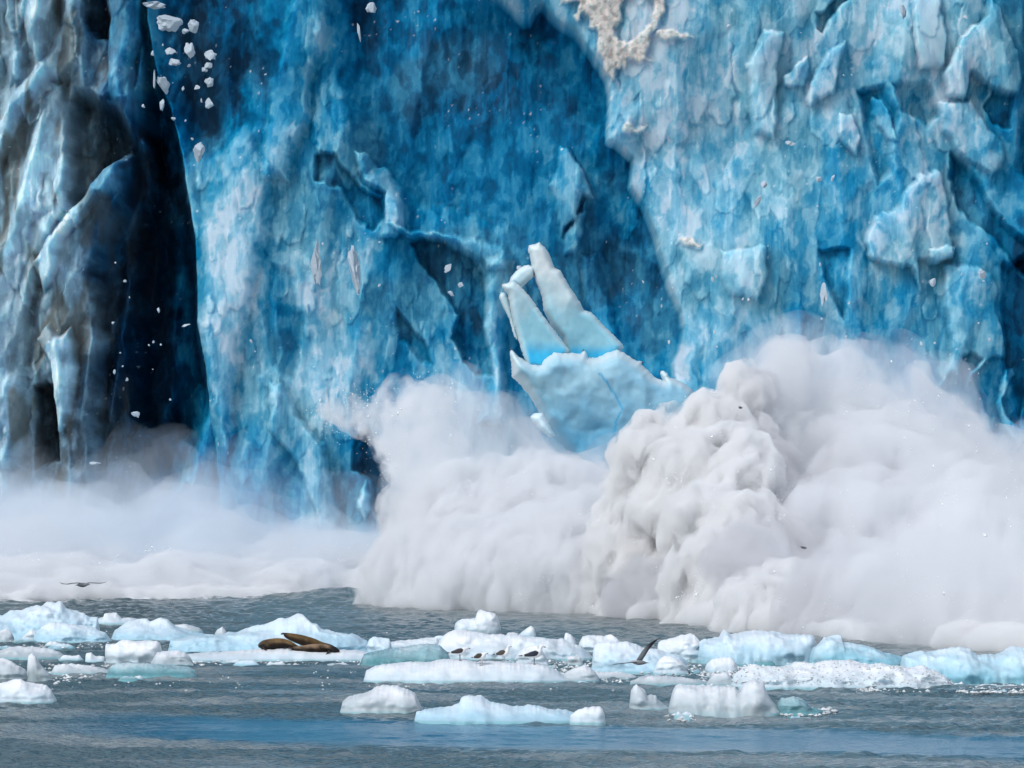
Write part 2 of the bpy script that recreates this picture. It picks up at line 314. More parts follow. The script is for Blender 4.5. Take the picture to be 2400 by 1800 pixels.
# drip flutes, cracks and grain
def facet(x, y, s):
    x = x + .35 * pn2(x * .9, y * .9, s); y = y + .35 * pn2(x * .9 + 7, y * .9, s + 1)
    i = np.floor(x).astype(int); j = np.floor(y).astype(int); fx = x - i; fy = y - j
    h = lambda a, b: GA[PERM[PERM[(a + s * 17) & 255] + (b & 255)]] / np.pi - 1
    up = fx + fy < 1
    a = h(i, j) * (1 - fx - fy) + h(i + 1, j) * fx + h(i, j + 1) * fy
    b = h(i + 1, j + 1) * (fx + fy - 1) + h(i + 1, j) * (1 - fy) + h(i, j + 1) * (1 - fx)
    return np.where(up, a, b)
fa = facet(Uw / 60, Vw / 120, 5); fb_ = facet(Uw / 24, Vw / 46, 7); fc_ = facet(Uw / 150, Vw / 260, 9)
R += .5 * fc_ + .14 * fa + .03 * fb_ + lb * (.42 * fa + .30 * fb_); ice += .35 * fc_ + .3 * fa + .2 * fb_
fl = fbm2(U / 12 + .5 * n1, V / 150, 4, 60); R += .02 * fl; gr = fbm2(Uw / 7, Vw / 12, 3, 64); R += .004 * gr
ice += .65 + .2 * fl * (.4 + ss(n1, -.3, .5)) + .45 * ss(U, 1400, 1600) + .15 * gr + .7 * fbm2(U / 45, V / 80, 3, 80)
rag = fbm2(Uw / 34, Vw / 60, 4, 84); ice += .8 * ss(rag, .06, .14) - .55 * ss(-rag, .12, .22)
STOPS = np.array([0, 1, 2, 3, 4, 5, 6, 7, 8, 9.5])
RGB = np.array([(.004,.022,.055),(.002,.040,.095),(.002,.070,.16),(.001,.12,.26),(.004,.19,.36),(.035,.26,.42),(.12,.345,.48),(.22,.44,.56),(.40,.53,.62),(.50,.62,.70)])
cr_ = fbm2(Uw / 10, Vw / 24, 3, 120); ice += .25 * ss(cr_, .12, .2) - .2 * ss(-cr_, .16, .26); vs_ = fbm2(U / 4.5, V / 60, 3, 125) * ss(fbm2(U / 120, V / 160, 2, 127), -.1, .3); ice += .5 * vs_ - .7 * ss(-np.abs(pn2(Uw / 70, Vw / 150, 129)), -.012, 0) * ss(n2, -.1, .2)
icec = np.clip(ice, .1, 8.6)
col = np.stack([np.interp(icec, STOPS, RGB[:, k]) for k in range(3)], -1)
teal = ss(fbm2(U / 210, V / 260, 3, 90), 0, .5)[..., None] * .25          # greener, siltier ice in places
col = col * (1 - teal) + teal * (col @ np.array([.25, .5, .25]))[..., None] * np.array([.55, 1.12, 1.22])
gk = np.clip(ss(-U - 60 * n1, -320, -170) * .72 + ss(-U, -360, -180) * .05, 0, .78)[..., None]
lumc = (col @ np.array([.2, .5, .3]))[..., None]
col = col * (1 - gk) + gk * lumc * np.array([.79, 1.05, 1.18]) * 1.9
mud = ss(fbm2(U / 60, V / 220, 3, 95), .12, .5) * ss(-U, -400, -120); mud = (mud * .75)[..., None]
col = col * (1 - mud) + mud * np.array([.12, .12, .10])
dirt = ss(fbm2(U / 12, V / 12, 4, 99), -.1, .5)[..., None]
scol = np.array([.62, .58, .54]) * (1 - .35 * dirt)
sk = snowk[..., None]; col = col * (1 - sk) + scol * sk
spk = (ss(pn2(U / 8, V / 11, 101), .66, .76) * ss(fbm2(U / 110, V / 110, 2, 103), .22, .5))[..., None] * .7
col = col * (1 - spk) + spk * np.array([.6, .66, .7])
R = R * 1.0
Yw = WD - R + 2.0 * ss(-V, -200, 1900) * 0
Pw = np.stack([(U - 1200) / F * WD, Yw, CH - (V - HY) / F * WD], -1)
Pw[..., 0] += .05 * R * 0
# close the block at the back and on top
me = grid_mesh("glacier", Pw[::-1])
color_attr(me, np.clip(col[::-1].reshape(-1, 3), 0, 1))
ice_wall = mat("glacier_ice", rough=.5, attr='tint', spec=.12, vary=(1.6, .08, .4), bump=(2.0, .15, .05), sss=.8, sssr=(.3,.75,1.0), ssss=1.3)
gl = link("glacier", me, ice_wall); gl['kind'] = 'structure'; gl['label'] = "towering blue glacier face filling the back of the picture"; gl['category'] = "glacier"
bm = bmesh.new(); x0, x1 = Pw[0, 0, 0], Pw[0, -1, 0]; z1 = Pw[0, 0, 2] + .4
vs = [bm.verts.new(p) for p in [(x0, 249, -1), (x1, 249, -1), (x1, 600, -1), (x0, 600, -1), (x0, 249, z1), (x1, 249, z1), (x1, 600, z1 + 6), (x0, 600, z1 + 6)]]
for f in [(0, 1, 5, 4), (1, 2, 6, 5), (2, 3, 7, 6), (3, 0, 4, 7), (4, 5, 6, 7), (3, 2, 1, 0)]: bm.faces.new([vs[i] for i in f])
me = bpy.data.meshes.new("glacier_top"); bm.to_mesh(me); bm.free()
link("glacier_body", me, mat("glacier_bulk", rough=.6, color=(.35, .5, .6), vary=(.2, .3)), gl)

# ------------------------------------------------------------ spray thrown up by the falling ice
def vol_mat(name, dens, color, aniso=0.0, absorb=None):
    m = bpy.data.materials.new(name); m.use_nodes = True; nt = m.node_tree; nt.nodes.clear()
    o = nt.nodes.new('ShaderNodeOutputMaterial'); v = nt.nodes.new('ShaderNodeVolumePrincipled')
    v.inputs['Color'].default_value = (*color, 1); v.inputs['Density'].default_value = dens; v.inputs['Anisotropy'].default_value = aniso
    nt.links.new(v.outputs[0], o.inputs['Volume']); return m
thin = (.86, .93, 1.0)  # thin mists are tinted blue, scattered light put into the colour
def vol_noise(m, dens, scale, lo, hi, amt, step, stretch=(1, 1, 1)):
    nt = m.node_tree; v = [n for n in nt.nodes if n.type == 'PRINCIPLED_VOLUME'][0]
    tc = nt.nodes.new('ShaderNodeTexCoord'); mp = nt.nodes.new('ShaderNodeMapping'); mp.inputs['Scale'].default_value = stretch
    mp.inputs['Rotation'].default_value = (0, math.radians(25), 0)
    no = nt.nodes.new('ShaderNodeTexNoise'); no.inputs['Scale'].default_value = scale; no.inputs['Detail'].default_value = 3
    mr = nt.nodes.new('ShaderNodeMapRange'); mr.inputs['From Min'].default_value = lo; mr.inputs['From Max'].default_value = hi
    mr.inputs['To Min'].default_value = dens * (1 - amt); mr.inputs['To Max'].default_value = dens * (1 + amt * 1.2)
    nt.links.new(tc.outputs['Object'], mp.inputs[0]); nt.links.new(mp.outputs[0], no.inputs[0]); nt.links.new(no.outputs[0], mr.inputs[0]); nt.links.new(mr.outputs[0], v.inputs['Density'])
    m.cycles.volume_step_rate = step; return m
def ragged(m, dens, scale, lo, hi, step, floor=.0, stretch=(1, 1, 1), rot=0.0, detail=5):
    nt = m.node_tree; v = [n for n in nt.nodes if n.type == 'PRINCIPLED_VOLUME'][0]
    tc = nt.nodes.new('ShaderNodeTexCoord'); mp = nt.nodes.new('ShaderNodeMapping'); mp.inputs['Scale'].default_value = stretch; mp.inputs['Rotation'].default_value = (0, rot, 0)
    no = nt.nodes.new('ShaderNodeTexNoise'); no.inputs['Scale'].default_value = scale; no.inputs['Detail'].default_value = detail; no.inputs['Roughness'].default_value = .6; no.inputs['Distortion'].default_value = .4
    mr = nt.nodes.new('ShaderNodeMapRange'); mr.interpolation_type = 'SMOOTHSTEP'; mr.inputs['From Min'].default_value = lo; mr.inputs['From Max'].default_value = hi
    mr.inputs['To Min'].default_value = floor; mr.inputs['To Max'].default_value = dens
    nt.links.new(tc.outputs['Object'], mp.inputs[0]); nt.links.new(mp.outputs[0], no.inputs[0]); nt.links.new(no.outputs[0], mr.inputs[0]); nt.links.new(mr.outputs[0], v.inputs['Density'])
    m.cycles.volume_step_rate = step * 1.4; return m
def arr(me, key):
    n = len(me.vertices); a = np.empty(n * 3, np.float32); me.vertices.foreach_get(key, a); return a.reshape(-1, 3)
def remesh(me, voxel):
    o = bpy.data.objects.new("tmp", me); C.objects.link(o)
    md = o.modifiers.new("r", 'REMESH'); md.mode = 'VOXEL'; md.voxel_size = voxel; md.use_smooth_shade = True
    dg = bpy.context.evaluated_depsgraph_get(); me2 = bpy.data.meshes.new_from_object(o.evaluated_get(dg))
    nm = me.name; bpy.data.objects.remove(o); bpy.data.meshes.remove(me); me2.name = nm; return me2
def pil(p, s):                                                    # pillows with sharp creases between them
    return 1 - 2 * np.abs(pn3(p, s)) ** .8
def cloud(name, blobs, voxel, billow, m, seed=0, soft=1.0, swell=0.0):
    """union of ellipsoids (px, py, rx px, rz px, depth, depth radius), billowed and skinned as one closed mesh"""
    bm = bmesh.new()
    for px, py, rx, rz, D, rd in blobs:
        c = at(px, py, D); k = D / F; rx += swell / k; rz += swell / k; rd += swell * .8
        if py > 1300 and c[2] < 1.6 and rd > 2: rz = rz + c[2] / k; c[2] = 0
        for v in bmesh.ops.create_icosphere(bm, subdivisions=4, radius=1.0)['verts']:
            v.co = Vector((c[0] + v.co.x * rx * k, c[1] + v.co.y * rd, c[2] + v.co.z * rz * k))
    me = bpy.data.meshes.new(name); bm.to_mesh(me); bm.free()
    big = [b for b in billow if b[0] > .8]; small = [b for b in billow if b[0] <= .8]
    me = remesh(me, voxel * 1.5); co = arr(me, 'co'); no = arr(me, 'normal')
    co = co + np.stack([fbm3(co / 3.0, 2, seed + s) for s in (3, 5, 7)], 1) * .55 * soft
    for sc_, am in big: co = co + no * (pil(co / sc_, seed + int(sc_ * 10)) * am)[:, None]
    lo = co[:, 2] < .06; co[lo, 2] = .06 - (.06 - co[lo, 2]) * .1
    me.vertices.foreach_set('co', np.ascontiguousarray(co, np.float32).ravel()); me.update()
    me = remesh(me, voxel); co = arr(me, 'co'); no = arr(me, 'normal')
    for sc_, am in small: co = co + no * (pil(co / sc_, seed + int(sc_ * 10)) * am)[:, None]
    me.vertices.foreach_set('co', np.ascontiguousarray(co, np.float32).ravel()); me.update()
    me = remesh(me, voxel)
    o = link(name, me, m); o['kind'] = 'stuff'
    return o
white = (.953, .961, .976)
def on(py, rd): return F * CH / (py - HY) + rd                    # centre depth of a blob whose front meets the water at that row
SP = []
SP.append(cloud("spray_foot", [(-260,1400,330,90,on(1408,9),9),(60,1380,300,74,on(1407,8),8),(330,1380,300,66,on(1405,7),7),(600,1372,260,56,on(1402,6),6),(800,1352,160,50,on(1400,5),5),(950,1340,120,70,on(1402,5),5)],
      .16, [(1.6,.28),(.7,.13),(.33,.06)], ragged(vol_mat("spray_dense", 1.3, white), 2.2, .7, .36, .56, .06, .25), 1))
SP.append(cloud("mist_low", [(-260,1350,420,170,224,12),(100,1350,360,165,223,11),(420,1355,330,150,222,10),(700,1370,260,100,220,9)],
      .3, [(4,.8),(1.8,.35),(.8,.15)], ragged(vol_mat("mist_white", .2, (.93, .955, .985)), .42, .25, .34, .66, .07, .03, (1, 1, .35), .35), 11, 2.0))
SP.append(cloud("mist_mid", [(-260,1340,420,225,224,11),(90,1340,340,200,223,10),(400,1345,300,210,222,10),(640,1350,280,150,220,9)],
      .3, [(5,.9),(2.2,.45),(1.0,.2)], ragged(vol_mat("mist_grey", .07, (.88, .94, 1.0)), .19, .28, .38, .74, .08, .01, (1, 1, .4), .35, 4), 14, 2.5))
SP.append(cloud("mist_high", [(-250,1330,420,270,224,12),(60,1340,330,240,224,11),(370,1330,250,265,223,10),(560,1330,260,260,223,10),(780,1350,240,210,222,9)],
      .35, [(6,1.1),(2.6,.5),(1.2,.22)], ragged(vol_mat("mist_thin", .04, (.80, .90, 1.0)), .10, .22, .44, .76, .08, .0, (1, 1, .4), .35, 4), 21, 3.0))
burst = [(950,1378,60,60,on(1422,4),4),(985,1360,60,80,on(1424,5),5),(1060,1340,120,90,on(1428,6),6),(1200,1330,190,110,on(1432,7),7),(1360,1340,160,120,on(1438,6),6),(1100,1250,150,100,199,6),(1280,1230,150,90,197,6),(1420,1300,140,110,190,6)]
SP.append(cloud("spray_burst", burst, .13, [(2.2,.5),(1.0,.34),(.5,.15)], ragged(vol_mat("spray_mid", 1.3, white), 1.9, .8, .37, .62, .08, .12, (1, 1, .6), .5), 31, 1.0, -.35))
SP.append(cloud("spray_burst_fringe", burst, .15, [(2.2,.5),(1.0,.34)], ragged(vol_mat("burst_shreds", 1.3, white), 2.2, .9, .46, .6, .08, .03, (1, 1, .55), .6, 6), 31, 1.0, .6))
SP.append(cloud("burst_veil", [(1010,1240,90,150,210,6),(1100,1180,170,180,209,7),(1060,1020,120,120,214,6),(1020,1110,60,120,213,4),(1230,1240,190,200,203,7),(1400,1250,190,180,198,7),(1180,1080,140,100,209,5)],
      .25, [(3.2,.7),(1.4,.35),(.6,.15)], ragged(vol_mat("veil", .09, white), .34, .5, .40, .68, .07, .02, (1, 1, .45), .5), 41, 2.0))
SP.append(cloud("spray_jet", [(812,962,34,14,213,.8),(862,978,52,26,213,1.2),(925,962,56,36,212,1.5),(985,975,60,60,211,2),(1000,1060,56,70,210,2.4),(945,1010,34,30,212,1.2)],
      .1, [(1.0,.3),(.45,.16)], ragged(vol_mat("jet", .4, white), 1.6, 1.3, .42, .66, .1, .03, (1, 1, .8), .5, 7), 51, 1.6, .25))
SP.append(cloud("spray_shade", [(1752,960,26,60,180,1.6),(1765,1040,30,60,179,2),(1785,1120,40,60,177,2.4),(1810,1210,50,70,174,2.6),(1835,1300,60,70,169,3),(1760,1330,90,60,163,2.4),(1960,1400,110,80,on(1490,2),3),(1850,1410,120,60,on(1478,2.4),2.4),(1560,1400,110,40,on(1452,1.6),2)],
      .12, [(1.9,.4),(.85,.25)], ragged(vol_mat("shade_grey", .4, (.85,.85,.87)), 1.8, .8, .40, .62, .09, .03, (1, 1, .5), -.3, 6), 57, 1.2, .2))  # grey volumes between the plumes, spray shade put into their colour
crisp = [(1476,1128,22,12,178,1.3),(1512,1104,40,30,178,2.2),(1562,1066,40,30,178,2.4),(1625,1030,50,30,178,2.6),(1684,986,44,32,178,2.4),(1733,938,24,22,179,1.5),(1620,1120,80,60,176,3.4),(1700,1060,60,64,177,3.4),
         (1640,1190,116,80,176,4.4),(1725,1140,62,66,174,3.6),(1560,1230,76,66,178,3.6),(1710,1260,110,90,170,4.4),(1560,1330,120,84,on(1446,4.6),4.6),(1720,1370,130,76,on(1466,4.6),4.6),(1450,1390,80,50,on(1440,3.6),3.6),(1465,1330,70,90,on(1441,5),5),(1850,1430,120,56,on(1484,3.6),3.6),(1620,1240,50,40,172,2.6),(1480,1310,60,50,178,3.4),(1490,1260,60,60,179.5,3),(1472,1190,30,36,180,2.2),(1490,1345,90,60,on(1442,4),4),(1530,1150,50,40,179,2.6)]
SP.append(cloud("spray_head", crisp, .08, [(1.9,.45),(.85,.16)], ragged(vol_mat("spray_crisp", 6, (.972,.972,.974)), 4.2, 1.3, .34, .58, .1, .35), 61, 1.0, -.12))
SP.append(cloud("spray_head_fringe", crisp, .1, [(1.9,.45),(.85,.30)], ragged(vol_mat("spray_shreds", 6, (.972,.972,.974)), 6, 1.1, .45, .60, .09, .04, (1, 1, .55), .7, 7), 61, 1.0, .38))
big = [(1872,925,76,60,184,4),(1960,955,120,80,186,5),(2100,1050,140,90,186,5),(2240,1150,150,100,185,5.6),(2400,1240,180,120,185,6),(1932,1090,96,110,183,5),(2080,1200,180,140,178,6.6),(2300,1310,240,140,170,7.6),
       (1960,1300,130,120,172,5.6),(2120,1400,180,80,on(1500,5.4),5.4),(2330,1430,220,80,on(1518,4.6),4.6),(2560,1420,190,140,on(1530,6.6),6.6)]
SP.append(cloud("spray_plume", big, .13, [(3.0,.6),(1.3,.36),(.6,.15)], ragged(vol_mat("plume", 1.1, white), 1.15, .55, .36, .64, .09, .12, (1, 1, .5), -.7), 71, 1.6, -.35))
SP.append(cloud("spray_plume_fringe", big, .15, [(3.0,.6),(1.3,.36)], ragged(vol_mat("plume_shreds", 1.1, white), 1.5, .7, .45, .66, .08, .02, (1, 1, .4), -.7, 7), 71, 1.6, .55))
SP.append(cloud("plume_veil", [(1850,895,130,90,189,5.5),(2000,935,180,120,190,6.5),(2160,1030,190,140,190,6.5),(2330,1130,210,150,190,6.5),(2500,1220,250,190,188,7.5)],
      .25, [(3.6,.8),(1.6,.35),(.7,.16)], ragged(vol_mat("plume_thin", .1, thin), .30, .45, .42, .70, .09, .01, (1, 1, .6), -.7), 81, 2.0))

# low broken surge of white water where the spray meets the sea
rs = np.random.RandomState(31); sg = []; FPX = [-3000, 0, 500, 800, 915, 935, 1000, 1250, 1480, 1700, 2000, 2400, 5000]; FPY = [1410, 1407, 1404, 1398, 1398, 1416, 1425, 1430, 1442, 1466, 1496, 1525, 1535]
x = -180.0
while x < 2600:
    D_ = F * CH / (np.interp(x, FPX, FPY) - HY); r = rs.uniform(.35, 1.0); sg.append((x, HY + F * (CH - .02) / (D_ + r * .8), r * F / D_ * rs.uniform(1, 1.7), r * F / D_ * rs.uniform(.22, .6), D_ + r * .8, r * .8)); x += rs.uniform(14, 34)
SP.append(cloud("white_water_surge", sg, .08, [(.9,.22),(.4,.12),(.18,.06)], vol_mat("surge", 3.5, (.965,.968,.972)), 91, .5))
# drops and shreds of water torn off the edges of the spray
rs = np.random.RandomState(77); co = []; tri = []
def drop(p, r, st):
    b = len(co); d = Vector(rs.normal(size=3)).normalized(); u = d.orthogonal().normalized(); w = d.cross(u)
    co.extend([p + d * r * st, p - d * r * st, p + u * r, p + w * r, p - u * r, p - w * r])
    for i in range(4): tri.append((b, b + 2 + i, b + 2 + (i + 1) % 4)); tri.append((b + 1, b + 2 + (i + 1) % 4, b + 2 + i))
NM = {o.name: o for o in SP}
for o, n, amp in ((NM['spray_head'], 2600, .5), (NM['spray_plume'], 2600, .8), (NM['spray_burst'], 1500, .6), (NM['spray_foot'], 1200, .5), (NM['spray_jet'], 900, .45)):
    v = arr(o.data, 'co'); nn = arr(o.data, 'normal'); k = np.where((nn[:, 1] < .25) & (v[:, 2] > .1))[0]
    clump = fbm3(v[k] / 1.3, 2, 7); k = k[clump > .12]
    if len(k) == 0: continue
    for i in rs.choice(k, n):
        q = abs(rs.normal()) * amp; drop(Vector(v[i]) + Vector(nn[i]) * q * .7 + Vector(rs.normal(size=3)) * .06, rs.uniform(.008, .022) * (1 + 1.2 * (rs.rand() < .06)), rs.uniform(1, 2.2))
me = fill(bpy.data.meshes.new("spray_droplets"), np.array([tuple(p) for p in co]), np.array(tri), True)
dr = link("spray_droplets", me, mat("drop_white", rough=.3, color=(.85, .88, .9), spec=.4)); dr['kind'] = 'stuff'

# ------------------------------------------------------------ the water
wd = np.concatenate([-np.geomspace(400, 1, 14), np.linspace(5, 62, 24), np.arange(66, 120, .10), np.arange(120, 170, .16), np.arange(170, 236, .26), np.geomspace(237, 3000, 14)]).astype(np.float32)
wx = stretch(-.108, .108, .000245, (-14, 14))
SX, DD = np.meshgrid(wx, wd); X = SX * np.clip(DD, 66, 240)
ROW = HY + F * CH / np.maximum(DD, 20)
near = ss(DD, 60, 66) * ss(-DD, -300, -235)
slick = fbm2(X / 9 + 3, DD / 7 + X / 20, 3, 130)                  # calmer and rougher lanes
lane = np.abs(DD - (83.5 - .62 * X + .9 * pn2(X / 3, DD / 30, 133)) ) ; lane = ss(-lane, -5.2, -2.6) * ss(X, -8.5, -5)   # smooth lane in front
calm = np.clip(ss(slick, .05, .5) * .5 + lane * .92, 0, .95)
Z = .030 * fbm2(X / 1.1, DD / .9, 3, 110) + .028 * fbm2(X / .55, DD / .62, 2, 111) + .05 * pn2(X / 4.2 + DD / 30, DD / 2.6, 114)
Z = Z * (1 - .82 * calm) + (.036 * pn2(X / .36, DD / .34, 118) + .016 * pn2(X / .17, DD / .22, 119) * ss(-DD, -135, -100)) * (1 - calm) + .05 * pn2(X / 9, DD / 6, 119)
rough_far = ss(DD, 165, 200); Z += rough_far * .10 * fbm2(X / 2.0, DD / 1.6, 3, 122)
Z = Z * near
Z += .42 * np.exp(-((X + 6.6) / 2.4) ** 2 - ((DD - 208) / 5.0) ** 2) + .12 * np.exp(-((X + 1.5) / 5) ** 2 - ((DD - 193) / 4.0) ** 2)
me = grid_mesh("water", np.stack([X, DD, Z - .02], -1)[::-1][::-1])
silt = ss(fbm2(X / 5, DD / 4, 3, 140), -.1, .5)[..., None]
wc = np.array([.062, .105, .118]) * (1 - silt) + np.array([.19, .228, .238]) * silt
far = ss(DD, 118, 185)[..., None]; wc = wc * (1 - far) + np.array([.10, .135, .14]) * far
lc = (lane * near)[..., None]; wc = wc * (1 - lc) + np.array([.006, .13, .235]) * lc  # blue reflection of the ice painted into the lane's colour
fr_px = [-3000, 0, 500, 800, 930, 1000, 1250, 1480, 1700, 2000, 2400, 5000]; fr_py = [1410, 1407, 1404, 1400, 1402, 1425, 1430, 1442, 1466, 1496, 1525, 1535]
PXW = SX * F + 1200; frD = np.interp(PXW, fr_px, F * CH / (np.array(fr_py) - HY))
fn = fbm2(X / .5, DD / 1.0, 4, 150) + .5 * fbm2(X / 2.5, DD / 3, 2, 152)
foam = (ss(DD - frD + 2.2 * fn + .2, -1.4, .6) * near * (1 - ss(PXW + 60 * fn, 2500, 2800)) * ss(PXW + 60 * fn, -500, -250))[..., None]; wc = wc * (1 - foam) + np.array([.78, .80, .82]) * foam
color_attr(me, wc.reshape(-1, 3))
wm = mat("water", rough=.13, attr='tint', spec=.42, ior=1.33)
nt = wm.node_tree; tc = nt.nodes.new('ShaderNodeTexCoord'); mp = nt.nodes.new('ShaderNodeMapping'); mp.inputs['Scale'].default_value = (1.0, .75, 1)
no_ = nt.nodes.new('ShaderNodeTexNoise'); no_.inputs['Scale'].default_value = 11.0; no_.inputs['Detail'].default_value = 3
bp = nt.nodes.new('ShaderNodeBump'); bp.inputs['Strength'].default_value = 1.0; bp.inputs['Distance'].default_value = .05
nt.links.new(tc.outputs['Object'], mp.inputs[0]); nt.links.new(mp.outputs[0], no_.inputs[0]); nt.links.new(no_.outputs[0], bp.inputs['Height']); nt.links.new(bp.outputs[0], nt.nodes['Principled BSDF'].inputs['Normal'])
wa = link("water", me, wm); wa['kind'] = 'structure'

# ------------------------------------------------------------ solids grown from an outline, with real thickness
from mathutils.geometry import delaunay_2d_cdt
def dense(P, step, jit=0, seed=0, closed=True):
    rs = np.random.RandomState(seed); out = []
    n = len(P)
    for i in range(n if closed else n - 1):
        a = np.array(P[i], float); b = np.array(P[(i + 1) % n], float); k = max(1, int(np.hypot(*(b - a)) / step))
        for j in range(k):
            p = a + (b - a) * j / k
            if j and jit: p = p + rs.normal(size=2) * jit
            out.append(p)
    return np.array(out)
def solid(name, outline, D, T, w, step=5, m=None, colf=None, rough=(.18, .06), seed=0, parent=None, jit=1.0, lean=0.0, off=(0, 0)):
    """outline in px at distance D -> closed mesh, thickness T metres, rounded over w px; lean tips the top away"""
    O = dense(outline, step * .8, jit, seed); x0, y0 = O.min(0); x1, y1 = O.max(0)
    gx, gy = np.meshgrid(np.arange(x0, x1, step), np.arange(y0, y1, step)); gx = gx + (np.arange(gx.shape[0])[:, None] % 2) * step * .5
    sd = sdpoly(O, gx.astype(np.float32), gy.astype(np.float32), 400); k = sd > step * .55
    pts = [Vector(p) for p in O] + [Vector(p) for p in np.stack([gx[k], gy[k]], 1)]
    nO = len(O); v2, _, tri, *_ = delaunay_2d_cdt(pts, [(i, (i + 1) % nO) for i in range(nO)], [], 1, 1e-4)
    p = np.array([tuple(v) for v in v2], np.float32); n = len(p)
    d = np.maximum(sdpoly(O, p[:, 0], p[:, 1], 400), 0); edge = d < .05
    q = np.clip(d / w, 0, 1); th = T * np.sqrt(1 - (1 - q) ** 2) * .5
    k = D / F; wx_ = (p[:, 0] - 1200) * k; wz = CH - (p[:, 1] - HY) * k
    P3 = np.stack([wx_, np.zeros(n), wz], 1)
    rel = rough[0] * fbm3(P3 / 1.1, 3, seed + 3) + rough[1] * fbm3(P3 / .28, 3, seed + 6)
    rel2 = rough[0] * fbm3(P3 / 1.1 + 9, 3, seed + 3)
    fc_ = facet(P3[:, 0] / 1.1 + seed, P3[:, 2] / 1.3, seed + 2) * rough[0] * 1.1 + facet(P3[:, 0] / .42, P3[:, 2] / .5, seed + 4) * rough[0] * .35; rel = rel * .6 + fc_
    mid = D + lean * (wz - wz.mean())
    qq = ss(q, 0, .35)
    front = np.stack([wx_, mid - th - rel * qq, wz], 1); back = np.stack([wx_, mid + th + rel2 * qq, wz], 1)
    ix = -np.ones(n, int); inn = np.where(~edge)[0]; ix[inn] = n + np.arange(len(inn)); ix[edge] = np.where(edge)[0]
    co = np.concatenate([front, back[inn]]); t = np.array(tri); 
    a = p[t[:, 1]] - p[t[:, 0]]; b = p[t[:, 2]] - p[t[:, 0]]; flip = (a[:, 0] * b[:, 1] - a[:, 1] * b[:, 0]) > 0
    t[flip] = t[flip][:, ::-1]
    tt = np.concatenate([t[:, ::-1][:, ::1], ix[t]])[:, ::-1]
    me = fill(bpy.data.meshes.new(name), co, tt)
    if colf is not None:
        c = colf(p[:, 0], p[:, 1], d, P3); color_attr(me, np.clip(np.concatenate([c, c[inn]]), 0, 1))
    c0 = co.mean(0); c0[2] = co[:, 2].min(); me.transform(__import__('mathutils').Matrix.Translation(-Vector(c0)))
    o = link(name, me, m, parent); o.location = Vector(c0) - (parent.location if parent else Vector((0, 0, 0)))
    return o
def Z4(L, s=2.765, ox=1100, oy=540): return [(x / s + ox, y / s + oy) for x, y in L]
def mix(a, b, t): t = np.clip(t, 0, 1)[:, None]; return np.array(a) * (1 - t) + np.array(b) * t

ice_m = mat("clean_ice", rough=.38, attr='tint', spec=.35, sss=.6, sssr=(.35, .8, 1.0), ssss=.35, bump=(7, .25, .03), vary=(5, .05))
DT = 207.0
tw = bpy.data.objects.new("falling_ice_tower", None); C.objects.link(tw); tw.location = at(1400, 1160, DT)
tag(tw, "leaning pale turquoise ice tower with two spires toppling into the spray", "ice tower")
def tower_col(kind):
    def f(px, py, d, P3):
        n = fbm3(P3 / 1.3, 3, 5)
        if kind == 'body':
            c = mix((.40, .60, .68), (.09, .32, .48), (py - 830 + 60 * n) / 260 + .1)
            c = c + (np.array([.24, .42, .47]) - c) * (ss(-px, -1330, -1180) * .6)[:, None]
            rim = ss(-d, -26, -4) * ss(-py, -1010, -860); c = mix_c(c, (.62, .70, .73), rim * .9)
            for ln in ([(1402, 878), (1422, 902), (1440, 931), (1457, 960)], [(1453, 968), (1442, 988), (1436, 1025), (1430, 1054), (1442, 1070)]):
                e = np.full(px.shape, 1e9)
                for (x0, y0), (x1, y1) in zip(ln[:-1], ln[1:]):
                    t = np.clip(((px - x0) * (x1 - x0) + (py - y0) * (y1 - y0)) / ((x1 - x0) ** 2 + (y1 - y0) ** 2), 0, 1)
                    e = np.minimum(e, np.hypot(px - x0 - t * (x1 - x0), py - y0 - t * (y1 - y0)))
                c = mix_c(c, (.02, .32, .56), ss(-e, -3.6, -1.0) * .8)
        else:
            b0, b1 = (806, 826) if kind == 'r' else (798, 828)
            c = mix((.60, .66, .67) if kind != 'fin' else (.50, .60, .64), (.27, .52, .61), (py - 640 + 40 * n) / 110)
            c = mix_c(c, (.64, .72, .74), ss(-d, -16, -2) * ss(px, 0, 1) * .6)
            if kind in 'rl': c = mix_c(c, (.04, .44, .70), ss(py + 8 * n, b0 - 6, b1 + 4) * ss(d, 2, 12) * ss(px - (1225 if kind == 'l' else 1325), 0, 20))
        return c * (1 + .05 * n)[:, None]
    return f
def mix_c(c, b, t): t = np.clip(t, 0, 1)[:, None]; return c * (1 - t) + np.array(b) * t
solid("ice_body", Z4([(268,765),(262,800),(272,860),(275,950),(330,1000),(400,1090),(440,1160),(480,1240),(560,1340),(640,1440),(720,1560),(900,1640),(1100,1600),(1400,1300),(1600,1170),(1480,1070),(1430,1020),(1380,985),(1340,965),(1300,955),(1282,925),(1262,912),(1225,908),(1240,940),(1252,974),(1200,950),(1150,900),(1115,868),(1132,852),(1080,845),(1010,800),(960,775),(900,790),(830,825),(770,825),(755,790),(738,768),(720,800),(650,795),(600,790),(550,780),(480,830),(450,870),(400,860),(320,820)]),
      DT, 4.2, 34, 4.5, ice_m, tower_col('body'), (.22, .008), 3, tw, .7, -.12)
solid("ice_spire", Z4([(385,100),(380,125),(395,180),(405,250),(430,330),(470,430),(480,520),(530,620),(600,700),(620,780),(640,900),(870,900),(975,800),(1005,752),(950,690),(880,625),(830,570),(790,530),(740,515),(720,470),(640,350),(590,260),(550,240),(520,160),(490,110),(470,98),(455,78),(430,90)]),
      DT + .5, 1.7, 18, 4, ice_m, tower_col('r'), (.12, .012), 8, tw, .5, -.12)
